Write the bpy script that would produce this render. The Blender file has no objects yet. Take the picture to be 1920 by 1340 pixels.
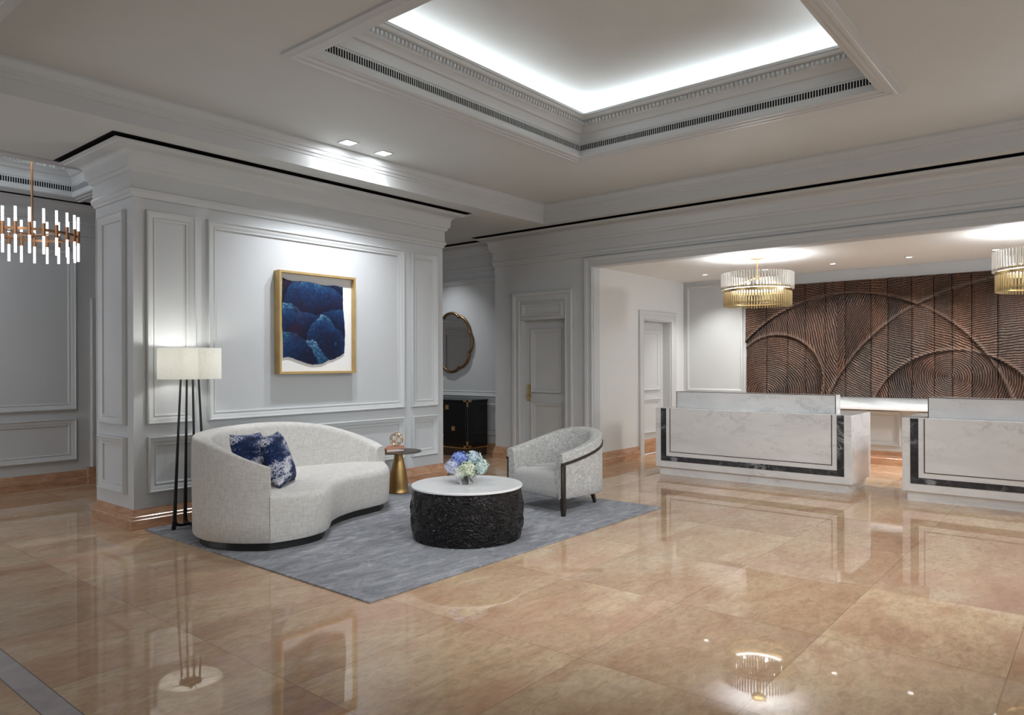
import bpy, bmesh, math, random
from mathutils import Vector, Matrix
import numpy as np
random.seed(7)
PI = math.pi
sc = bpy.context.scene
COL = sc.collection

# ------------------------------------------------------------------ camera
F_PX, AZ, ROLL, CAM_H = 1352.4, math.radians(39.69), math.radians(0.2126), 1.42
fw = Vector((math.cos(AZ), math.sin(AZ), 0))
r0 = Vector((math.sin(AZ), -math.cos(AZ), 0))
up0 = Vector((0, 0, 1))
rt = r0 * math.cos(ROLL) - up0 * math.sin(ROLL)
up = r0 * math.sin(ROLL) + up0 * math.cos(ROLL)
cam_d = bpy.data.cameras.new('camera')
cam = bpy.data.objects.new('camera', cam_d)
COL.objects.link(cam)
cam.matrix_world = Matrix(((rt.x, up.x, -fw.x, 0), (rt.y, up.y, -fw.y, 0), (rt.z, up.z, -fw.z, CAM_H), (0, 0, 0, 1)))
cam_d.sensor_width = 36
cam_d.lens = F_PX / 1920 * 36
cam_d.shift_y = 10.6 / 1920
cam_d.clip_start = 0.05
sc.camera = cam

# ------------------------------------------------------------------ world, exposure, large lights
W = bpy.data.worlds.new('world')
sc.world = W
W.use_nodes = True
W.node_tree.nodes['Background'].inputs[0].default_value = (0.92, 0.96, 1.0, 1)
W.node_tree.nodes['Background'].inputs[1].default_value = 0.9
sc.view_settings.view_transform = 'Standard'
sc.view_settings.look = 'None'
sc.view_settings.exposure = 0.56
sc.view_settings.gamma = 1.0
sc.view_settings.use_curve_mapping = False
sc.cycles.max_bounces = 8
sc.cycles.diffuse_bounces = 5
sc.cycles.glossy_bounces = 4
sc.cycles.transmission_bounces = 6
sc.cycles.sample_clamp_indirect = 6.0
sc.cycles.caustics_reflective = False
sc.cycles.caustics_refractive = False

COVE_E = 10.5          # LED strip in the main ceiling tray
COVE2_E = 26.0         # LED strip in the far room's tray
SPOT_ART_W = 76.0
RECEPTION_SPOT_W = 58.0
CHANDELIER_W = 14.0
LAMP_W = 5.0
TUBE_E = 0.8
LOBBY_FILL_W = 170.0


def lamp(name, kind, loc, energy, color=(1, 1, 1), target=None, size=0.05, angle=90, blend=0.5):
    d = bpy.data.lights.new(name, kind)
    d.energy = energy
    d.color = color
    d.shadow_soft_size = size
    if kind == 'SPOT':
        d.spot_size = math.radians(angle)
        d.spot_blend = blend
    o = bpy.data.objects.new(name, d)
    COL.objects.link(o)
    o.location = loc
    if target is not None:
        o.rotation_euler = (Vector(target) - Vector(loc)).to_track_quat('-Z', 'Y').to_euler()
    return o


# ------------------------------------------------------------------ materials
def srgb(r, g, b):
    def c(v):
        v /= 255.0
        return v / 12.92 if v <= 0.04045 else ((v + 0.055) / 1.055) ** 2.4
    return (c(r), c(g), c(b), 1)


class N:
    """tiny node-tree helper"""
    def __init__(s, name):
        s.m = bpy.data.materials.new(name)
        s.m.use_nodes = True
        s.t = s.m.node_tree
        s.b = s.t.nodes['Principled BSDF']

    def n(s, typ, **kw):
        nd = s.t.nodes.new(typ)
        for k, v in kw.items():
            setattr(nd, k, v)
        return nd

    def l(s, a, b):
        s.t.links.new(a, b)

    def val(s, nd, **kw):
        for k, v in kw.items():
            nd.inputs[k].default_value = v
        return nd

    def coord(s, scale=(1, 1, 1), rot=(0, 0, 0), loc=(0, 0, 0), which='Object'):
        tc = s.n('ShaderNodeTexCoord')
        mp = s.n('ShaderNodeMapping')
        mp.inputs['Scale'].default_value = scale
        mp.inputs['Rotation'].default_value = rot
        mp.inputs['Location'].default_value = loc
        s.l(tc.outputs[which], mp.inputs['Vector'])
        return mp.outputs['Vector']

    def noise(s, vec, scale, detail=4, rough=0.55, dist=0.0):
        nd = s.n('ShaderNodeTexNoise')
        s.val(nd, Scale=scale, Detail=detail, Roughness=rough, Distortion=dist)
        if vec is not None:
            s.l(vec, nd.inputs['Vector'])
        return nd.outputs['Fac']

    def ramp(s, fac, stops, interp='LINEAR'):
        nd = s.n('ShaderNodeValToRGB')
        cr = nd.color_ramp
        cr.interpolation = interp
        while len(cr.elements) < len(stops):
            cr.elements.new(0.5)
        for e, (p, c) in zip(cr.elements, stops):
            e.position = p
            e.color = c if len(c) == 4 else (*c, 1)
        s.l(fac, nd.inputs['Fac'])
        return nd.outputs['Color']

    def mix(s, fac, a, b, mode='MIX'):
        nd = s.n('ShaderNodeMix', data_type='RGBA', blend_type=mode)
        for sock, v in ((nd.inputs['Factor'], fac), (nd.inputs['A'], a), (nd.inputs['B'], b)):
            pass
        fi = nd.inputs[0]
        ai = nd.inputs[6]
        bi = nd.inputs[7]
        for sock, v in ((fi, fac), (ai, a), (bi, b)):
            if hasattr(v, 'is_output'):
                s.l(v, sock)
            else:
                sock.default_value = v
        return nd.outputs[2]

    def math(s, op, a, b=None):
        nd = s.n('ShaderNodeMath', operation=op)
        for i, v in enumerate((a, b)):
            if v is None:
                continue
            if hasattr(v, 'is_output'):
                s.l(v, nd.inputs[i])
            else:
                nd.inputs[i].default_value = v
        return nd.outputs[0]

    def bump(s, h, strength=0.3, dist=0.01):
        nd = s.n('ShaderNodeBump')
        nd.inputs['Strength'].default_value = strength
        nd.inputs['Distance'].default_value = dist
        s.l(h, nd.inputs['Height'])
        s.l(nd.outputs['Normal'], s.b.inputs['Normal'])

    def set(s, color=None, rough=0.5, metal=0.0, spec=0.5, **kw):
        if color is not None:
            if hasattr(color, 'is_output'):
                s.l(color, s.b.inputs['Base Color'])
            else:
                s.b.inputs['Base Color'].default_value = color
        s.b.inputs['Roughness'].default_value = rough
        s.b.inputs['Metallic'].default_value = metal
        s.b.inputs['Specular IOR Level'].default_value = spec
        for k, v in kw.items():
            s.b.inputs[k].default_value = v
        return s.m


def plain(name, color, rough=0.5, metal=0.0, spec=0.5, var=0.04, scale=3.0, **kw):
    m = N(name)
    f = m.noise(m.coord(), scale, 3)
    lo = tuple(max(0, c * (1 - var)) for c in color[:3]) + (1,)
    hi = tuple(min(1, c * (1 + var)) for c in color[:3]) + (1,)
    return m.set(m.ramp(f, [(0.3, lo), (0.7, hi)]), rough, metal, spec, **kw)


def emissive(name, color, strength, base=(0.8, 0.8, 0.8, 1)):
    m = N(name)
    m.set(base, 0.4)
    m.b.inputs['Emission Color'].default_value = color
    m.b.inputs['Emission Strength'].default_value = strength
    return m.m


PAINT = plain('wall_paint', (0.555, 0.575, 0.585, 1), 0.42, spec=0.35, var=0.015)
TRIMP = plain('trim_paint', (0.555, 0.572, 0.575, 1), 0.36, spec=0.4, var=0.015)
CEILP = plain('ceiling_paint', (0.575, 0.592, 0.58, 1), 0.6, spec=0.25, var=0.015)
PAPER = plain('pale_wallpaper', (0.68, 0.695, 0.69, 1), 0.5, spec=0.3, var=0.01)
CEILW = plain('white_ceiling_paint', (0.82, 0.83, 0.82, 1), 0.6, spec=0.2, var=0.01)
DARK = plain('dark_slot', (0.006, 0.006, 0.006, 1), 0.9, spec=0.1)
BRASS = plain('brass', (0.72, 0.52, 0.24, 1), 0.28, 1.0, var=0.06)
BRONZE = plain('antique_bronze', (0.42, 0.27, 0.11, 1), 0.38, 1.0, var=0.12, scale=6)
BRONZE_DARK = plain('dark_bronze', (0.09, 0.065, 0.045, 1), 0.4, 0.6, var=0.1)
COPPER = plain('copper_brass', (0.55, 0.30, 0.16, 1), 0.32, 1.0, var=0.06)
GOLDLEAF = plain('gold_wood', (0.52, 0.36, 0.15, 1), 0.42, 0.45, var=0.1, scale=8)
BLACKM = plain('blackened_steel', (0.012, 0.012, 0.013, 1), 0.42, 0.3, var=0.1)
BLACKW = plain('black_plinth', (0.008, 0.008, 0.008, 1), 0.5, var=0.1)
LACQ = plain('black_lacquer', (0.006, 0.006, 0.008, 1), 0.18, spec=0.5, var=0.1)
ESPRESSO = plain('espresso_wood', (0.022, 0.014, 0.010, 1), 0.4, var=0.2, scale=10)
MAT_WHITE = plain('mat_board', (0.82, 0.82, 0.81, 1), 0.8, var=0.01)
LENS = emissive('light_lens', (1, 0.99, 0.97, 1), 5.0)
COVE_MAT = emissive('cove_led', (0.90, 0.95, 1.0, 1), COVE_E)
COVE2_MAT = emissive('cove_led_far', (0.90, 0.92, 1.0, 1), COVE2_E)
TUBE_MAT = emissive('lit_acrylic', (0.90, 0.91, 1.0, 1), TUBE_E)
BAND_MAT = emissive('ring_led', (1.0, 0.97, 0.92, 1), 2.2)
BULB_MAT = emissive('bulb_glow', (1.0, 0.96, 0.88, 1), 1.0)


def make_floor():
    m = N('peach_marble_floor')
    tc = m.n('ShaderNodeTexCoord')
    sp = m.n('ShaderNodeSeparateXYZ')
    m.l(tc.outputs['Object'], sp.inputs[0])
    tx = m.math('DIVIDE', m.math('SUBTRACT', sp.outputs['X'], 1.84), 1.03)
    ty = m.math('DIVIDE', m.math('SUBTRACT', sp.outputs['Y'], 1.972), 0.805)
    ix, iy = m.math('FLOOR', tx), m.math('FLOOR', ty)
    fx, fy = m.math('FRACT', tx), m.math('FRACT', ty)
    ex = m.math('MULTIPLY', m.math('MINIMUM', fx, m.math('SUBTRACT', 1.0, fx)), 1.03)
    ey = m.math('MULTIPLY', m.math('MINIMUM', fy, m.math('SUBTRACT', 1.0, fy)), 0.805)
    e = m.math('MINIMUM', ex, ey)
    joint = m.math('LESS_THAN', e, 0.0022)
    cmb = m.n('ShaderNodeCombineXYZ')
    m.l(ix, cmb.inputs[0])
    m.l(iy, cmb.inputs[1])
    wn = m.n('ShaderNodeTexWhiteNoise', noise_dimensions='3D')
    m.l(cmb.outputs[0], wn.inputs['Vector'])
    # each slab gets its own cut of the stone
    off = m.n('ShaderNodeVectorMath', operation='SCALE')
    m.l(wn.outputs['Color'], off.inputs[0])
    off.inputs['Scale'].default_value = 9.0
    add = m.n('ShaderNodeVectorMath', operation='ADD')
    m.l(tc.outputs['Object'], add.inputs[0])
    m.l(off.outputs[0], add.inputs[1])
    mp = m.n('ShaderNodeMapping')
    mp.inputs['Rotation'].default_value = (0, 0, 0.75)
    mp.inputs['Scale'].default_value = (1.0, 2.1, 1)
    m.l(add.outputs[0], mp.inputs['Vector'])
    v = mp.outputs['Vector']
    big = m.noise(v, 1.3, 6, 0.6, 0.6)
    c1 = m.ramp(big, [(0.30, (0.45, 0.285, 0.185)), (0.45, (0.53, 0.365, 0.235)), (0.58, (0.58, 0.43, 0.285)), (0.75, (0.62, 0.50, 0.36))])
    fine = m.noise(v, 13.0, 8, 0.75, 0.7)
    c2 = m.ramp(fine, [(0.34, (0.62, 0.60, 0.58)), (0.5, (0.98, 0.98, 0.98)), (0.66, (1.25, 1.24, 1.22))])
    c = m.mix(0.62, c1, c2, 'MULTIPLY')
    cloud = m.ramp(m.noise(v, 3.4, 5, 0.65, 0.8), [(0.60, (0, 0, 0)), (0.72, (1, 1, 1))])
    c = m.mix(m.math('MULTIPLY', cloud, 0.35), c, (0.60, 0.52, 0.40, 1))
    rose = m.ramp(m.noise(v, 0.9, 3, 0.5), [(0.5, (0, 0, 0)), (0.66, (1, 1, 1))])
    c = m.mix(m.math('MULTIPLY', rose, 0.4), c, (0.47, 0.24, 0.165, 1))
    tint = m.ramp(wn.outputs['Value'], [(0, (0.84, 0.80, 0.78)), (1, (1.08, 1.09, 1.08))])
    c = m.mix(1.0, c, tint, 'MULTIPLY')
    c = m.mix(m.math('MULTIPLY', joint, 0.45), c, (0.14, 0.085, 0.06, 1))
    # grey marble border strip
    s1 = m.math('MULTIPLY', m.math('GREATER_THAN', sp.outputs['X'], 1.03), m.math('LESS_THAN', sp.outputs['X'], 1.14))
    g = m.ramp(m.noise(tc.outputs['Object'], 7, 5, 0.6, 1), [(0.3, (0.38, 0.345, 0.35)), (0.7, (0.50, 0.46, 0.465))])
    c = m.mix(s1, c, g)
    e2 = m.math('LESS_THAN', m.math('MINIMUM', m.math('ABSOLUTE', m.math('SUBTRACT', sp.outputs['X'], 1.03)), m.math('ABSOLUTE', m.math('SUBTRACT', sp.outputs['X'], 1.14))), 0.003)
    c = m.mix(m.math('MULTIPLY', e2, 0.7), c, (0.1, 0.08, 0.07, 1))
    m.set(c, 0.028, spec=0.42)
    return m.m


def make_base_marble():
    m = N('peach_marble_base')
    f = m.noise(m.coord((1, 1, 4)), 5, 6, 0.65, 1.0)
    m.set(m.ramp(f, [(0.3, (0.33, 0.17, 0.095)), (0.5, (0.44, 0.25, 0.15)), (0.7, (0.54, 0.35, 0.22))]), 0.15, spec=0.5)
    return m.m


def make_white_marble(name='white_marble', sc_=1.0):
    m = N(name)
    v = m.coord((sc_ * 1.2, sc_ * 0.7, sc_ * 1.6), (0.75, 0.0, 0.0))
    base = m.ramp(m.noise(v, 1.6, 5, 0.6, 0.5), [(0.35, (0.72, 0.725, 0.735)), (0.65, (0.84, 0.845, 0.85))])
    n1 = m.noise(v, 2.0, 10, 0.74, 0.25)
    vein = m.math('ABSOLUTE', m.math('SUBTRACT', n1, 0.5))
    k = m.ramp(vein, [(0.0, (0.60, 0.60, 0.60)), (0.010, (0.25, 0.25, 0.25)), (0.04, (0, 0, 0))])
    gate = m.ramp(m.noise(v, 1.9, 3), [(0.47, (0, 0, 0)), (0.62, (1, 1, 1))])
    c = m.mix(m.math('MULTIPLY', k, gate), base, (0.34, 0.35, 0.37, 1))
    m.set(c, 0.14, spec=0.5)
    return m.m


def make_dark_marble():
    m = N('dark_grey_marble')
    v = m.coord((1, 1, 1), (0.6, 0.2, 0.4))
    base = m.ramp(m.noise(v, 5, 5, 0.6, 0.8), [(0.3, (0.018, 0.02, 0.024)), (0.7, (0.06, 0.064, 0.075))])
    n1 = m.noise(v, 3.2, 6, 0.6, 2.0)
    k = m.ramp(m.math('ABSOLUTE', m.math('SUBTRACT', n1, 0.5)), [(0.0, (0.85, 0.85, 0.85)), (0.02, (0.4, 0.4, 0.4)), (0.06, (0, 0, 0))])
    gate = m.ramp(m.noise(v, 2.4, 2), [(0.45, (0, 0, 0)), (0.6, (1, 1, 1))])
    m.set(m.mix(m.math('MULTIPLY', k, gate), base, (0.38, 0.39, 0.42, 1)), 0.14)
    return m.m


def make_weave(name, c_lo, c_hi, scale=90, rough=0.85, mott=0.0, mcol=None):
    m = N(name)
    v = m.coord()
    a = m.noise(m.coord((1, 1, 0.25)), scale, 2, 0.7)
    b = m.noise(m.coord((0.25, 0.25, 1.0)), scale, 2, 0.7)
    f = m.math('MULTIPLY', m.math('ADD', a, b), 0.5)
    c = m.ramp(f, [(0.36, c_lo), (0.64, c_hi)])
    if mott:
        k = m.ramp(m.noise(v, 34, 5, 0.7, 1.5), [(0.44, (0, 0, 0)), (0.56, (1, 1, 1))])
        c = m.mix(m.math('MULTIPLY', k, mott), c, mcol)
    m.set(c, rough, spec=0.2)
    m.b.inputs['Sheen Weight'].default_value = 0.15
    m.bump(f, 0.25, 0.004)
    return m.m


def make_ikat():
    m = N('blue_ikat_velvet')
    v = m.coord((1, 1, 1), which='Object')
    band = m.noise(m.coord((1.4, 0.5, 6.5)), 1.5, 3, 0.6, 0.6)
    spk = m.noise(m.coord((1.2, 1.2, 2.0)), 42, 5, 0.8, 0.8)
    f = m.math('ADD', m.math('MULTIPLY', band, 0.65), m.math('MULTIPLY', spk, 0.56))
    c = m.ramp(f, [(0.46, (0.003, 0.005, 0.016)), (0.55, (0.006, 0.016, 0.065)), (0.625, (0.014, 0.04, 0.13)), (0.66, (0.55, 0.55, 0.62)), (0.8, (0.72, 0.70, 0.74))])
    m.set(c, 0.7, spec=0.2)
    return m.m


def make_rug():
    m = N('grey_blue_rug')
    v = m.coord((1.0, 2.6, 1), (0, 0, 0.35))
    st = m.noise(v, 3.2, 8, 0.72, 1.4)
    fine = m.noise(m.coord((1, 3, 1), (0, 0, 0.35)), 40, 3, 0.7)
    f = m.math('ADD', m.math('MULTIPLY', st, 0.8), m.math('MULTIPLY', fine, 0.2))
    c = m.ramp(f, [(0.36, (0.12, 0.128, 0.145)), (0.48, (0.20, 0.208, 0.23)), (0.57, (0.29, 0.295, 0.32)), (0.68, (0.48, 0.48, 0.50))])
    m.set(c, 0.95, spec=0.1)
    m.b.inputs['Sheen Weight'].default_value = 0.2
    m.bump(fine, 0.35, 0.004)
    return m.m


def make_wood_relief():
    m = N('carved_dark_wood')
    at = m.n('ShaderNodeAttribute', attribute_name='phase')
    v = m.coord((1, 1, 1))
    wob = m.noise(v, 6, 4, 0.6)
    ph = m.math('ADD', at.outputs['Fac'], m.math('MULTIPLY', wob, 0.05))
    w = m.math('SINE', m.math('MULTIPLY', ph, 2 * PI / 0.028))
    w01 = m.math('ADD', m.math('MULTIPLY', w, 0.5), 0.5)
    oi = m.n('ShaderNodeObjectInfo')
    grain = m.noise(m.coord((1, 5, 0.7)), 7, 6, 0.7, 1.0)
    c = m.ramp(grain, [(0.28, (0.022, 0.013, 0.009)), (0.5, (0.049, 0.027, 0.018)), (0.66, (0.080, 0.043, 0.029)), (0.8, (0.15, 0.092, 0.063))])
    patch = m.ramp(m.noise(m.coord((1, 1.6, 0.8), loc=(3, 1, 2)), 1.7, 3), [(0.40, (0.70, 0.74, 0.78)), (0.6, (1.22, 1.10, 1.05))])
    c = m.mix(1.0, c, patch, 'MULTIPLY')
    c = m.mix(1.0, c, m.ramp(oi.outputs['Random'], [(0, (0.72, 0.74, 0.76)), (1, (1.22, 1.16, 1.12))]), 'MULTIPLY')
    ridge = m.ramp(w01, [(0.0, (0.30, 0.29, 0.28)), (0.65, (1.0, 1.0, 1.0)), (1.0, (3.0, 2.9, 2.8))])  # groove shade and ridge highlight painted into the wood colour
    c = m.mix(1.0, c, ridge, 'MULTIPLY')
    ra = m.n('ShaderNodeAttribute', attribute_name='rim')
    c = m.mix(m.math('MULTIPLY', ra.outputs['Fac'], 0.40), c, (0.20, 0.135, 0.10, 1))  # highlight along the arch rims painted as a lighter wood tone
    m.set(c, 0.40, spec=0.45)
    m.bump(w01, 1.0, 0.012)
    return m.m


def make_art():
    m = N('blue_abstract_painting')
    v = m.coord((1, 1, 1))
    warp = m.n('ShaderNodeTexNoise')
    m.val(warp, Scale=2.4, Detail=3.0)
    m.l(v, warp.inputs['Vector'])
    vm = m.n('ShaderNodeVectorMath', operation='SCALE')
    vm.inputs['Scale'].default_value = 0.35
    m.l(warp.outputs['Color'], vm.inputs[0])
    va = m.n('ShaderNodeVectorMath', operation='ADD')
    m.l(v, va.inputs[0])
    m.l(vm.outputs[0], va.inputs[1])
    hills = []
    for off, sc_w in (((0.20, 0, 0.05), 1.0), ((-0.42, 0, -0.50), 0.85)):
        mp = m.n('ShaderNodeMapping')
        mp.inputs['Location'].default_value = off
        m.l(va.outputs[0], mp.inputs['Vector'])
        wv = m.n('ShaderNodeTexWave', wave_type='RINGS', rings_direction='Y', wave_profile='SAW')
        m.val(wv, Scale=sc_w, Distortion=1.6, Detail=4.0)
        wv.inputs['Detail Scale'].default_value = 2.2
        m.l(mp.outputs[0], wv.inputs['Vector'])
        hills.append(wv.outputs['Fac'])
    hill = m.math('MULTIPLY', m.math('ADD', m.math('MAXIMUM', hills[0], hills[1]), m.math('MINIMUM', hills[0], hills[1])), 0.5)
    sp = m.noise(m.coord((1, 1, 1.6)), 30, 8, 0.85, 0.8)
    f = m.math('ADD', m.math('MULTIPLY', hill, 0.52), m.math('MULTIPLY', sp, 0.95))
    c = m.ramp(f, [(0.47, (0.006, 0.005, 0.014)), (0.66, (0.006, 0.011, 0.036)), (0.79, (0.008, 0.026, 0.088)), (0.89, (0.014, 0.056, 0.14)), (0.97, (0.04, 0.14, 0.23)), (1.0, (0.22, 0.31, 0.40))])
    mar = m.ramp(m.noise(v, 3.3, 3, 0.5, 0.5), [(0.56, (0, 0, 0)), (0.68, (1, 1, 1))])
    c = m.mix(m.math('MULTIPLY', mar, 0.8), c, (0.022, 0.007, 0.020, 1))
    m.set(c, 0.75, spec=0.2)
    m.bump(sp, 0.3, 0.004)
    return m.m


def make_glass(name, color=(1, 1, 1, 1), rough=0.0, ior=1.45):
    m = N(name)
    m.set(color, rough)
    m.b.inputs['Transmission Weight'].default_value = 1.0
    m.b.inputs['IOR'].default_value = ior
    return m.m


def make_rod_glass(name, tint, trans):
    # thin glass rods: clear core with bright glossy edges
    m = N(name)
    m.set(tint, 0.10, spec=0.8)
    m.b.inputs['Transmission Weight'].default_value = trans
    m.b.inputs['IOR'].default_value = 1.25
    return m.m


def make_shade():
    m = N('ivory_linen_shade')
    t = m.t
    f = m.noise(m.coord((1, 1, 0.3)), 120, 2)
    c = m.ramp(f, [(0.3, (0.83, 0.83, 0.79)), (0.7, (0.90, 0.90, 0.87))])
    d = m.n('ShaderNodeBsdfDiffuse')
    tr = m.n('ShaderNodeBsdfTranslucent')
    m.l(c, d.inputs[0])
    m.l(c, tr.inputs[0])
    mx = m.n('ShaderNodeMixShader')
    mx.inputs[0].default_value = 0.5
    m.l(d.outputs[0], mx.inputs[1])
    m.l(tr.outputs[0], mx.inputs[2])
    m.l(mx.outputs[0], t.nodes['Material Output'].inputs['Surface'])
    return m.m


def make_table_carving():
    m = N('dark_carved_resin')
    f = m.noise(m.coord(), 26, 4, 0.6, 1.5)
    sq_ = m.noise(m.coord((1, 1, 1.1)), 9, 2, 0.5, 0.9)
    h = m.math('SINE', m.math('MULTIPLY', sq_, 62.0))
    c = m.ramp(f, [(0.35, (0.004, 0.004, 0.005)), (0.6, (0.008, 0.007, 0.007)), (0.8, (0.018, 0.012, 0.009))])
    m.set(c, 0.19, spec=0.32)
    m.bump(m.math('ADD', m.math('MULTIPLY', h, 0.5), f), 0.7, 0.007)
    return m.m


FLOOR = make_floor()
BASEM = make_base_marble()
WMARB = make_white_marble()
TABLE_TOP = plain('white_stone_top', (0.84, 0.85, 0.86, 1), 0.2, var=0.04, scale=5)
DMARB = make_dark_marble()
CREAM = make_weave('cream_boucle', (0.50, 0.485, 0.455, 1), (0.64, 0.625, 0.595, 1), 70)
CHAIRF = make_weave('grey_mottled_fabric', (0.42, 0.415, 0.40, 1), (0.60, 0.595, 0.575, 1), 120, 0.8, 0.6, (0.25, 0.25, 0.24, 1))
CHAIRS = make_weave('grey_seat_fabric', (0.40, 0.40, 0.39, 1), (0.54, 0.54, 0.525, 1), 140, 0.75)
IKAT = make_ikat()
RUG = make_rug()
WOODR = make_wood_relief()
ART = make_art()
GLASS = make_glass('clear_glass')
WATER = make_glass('water', (0.95, 1, 0.98, 1), 0, 1.33)
ROD_CLEAR = make_rod_glass('clear_crystal_rod', (0.90, 0.87, 0.82, 1), 0.6)
ROD_GOLD = make_rod_glass('amber_crystal_rod', (0.74, 0.60, 0.34, 1), 0.35)
SHADE = make_shade()
CARVE = make_table_carving()
MIRROR = N('mirror_glass').set((0.8, 0.81, 0.82, 1), 0.02, 1.0)
STEM = plain('green_stem', (0.26, 0.36, 0.17, 1), 0.5, var=0.2)


# ------------------------------------------------------------------ mesh builder
def catmull(pts, n, closed=False):
    P = [np.array(p, float) for p in pts]
    m = len(P)
    out = []
    segs = m if closed else m - 1
    for i in range(segs):
        if closed:
            p0, p1, p2, p3 = P[(i - 1) % m], P[i], P[(i + 1) % m], P[(i + 2) % m]
        else:
            p1, p2 = P[i], P[i + 1]
            p0 = P[i - 1] if i > 0 else 2 * p1 - p2
            p3 = P[i + 2] if i + 2 < m else 2 * p2 - p1
        for k in range(n):
            t = k / n
            out.append(0.5 * ((2 * p1) + (-p0 + p2) * t + (2 * p0 - 5 * p1 + 4 * p2 - p3) * t * t + (-p0 + 3 * p1 - 3 * p2 + p3) * t ** 3))
    if not closed:
        out.append(P[-1])
    return out


def normals2(pts, closed):
    """left-hand mitre vectors of a plan polyline"""
    n = len(pts)
    res = []
    for i in range(n):
        def seg(a, b):
            d = np.array(pts[b][:2], float) - np.array(pts[a][:2], float)
            d /= np.hypot(*d)
            return np.array((-d[1], d[0]))
        if closed:
            a, b = seg((i - 1) % n, i), seg(i, (i + 1) % n)
        else:
            a = seg(i - 1, i) if i > 0 else seg(i, i + 1)
            b = seg(i, i + 1) if i < n - 1 else a
        res.append((a + b) / max(0.3, 1 + a @ b))
    return res


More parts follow.
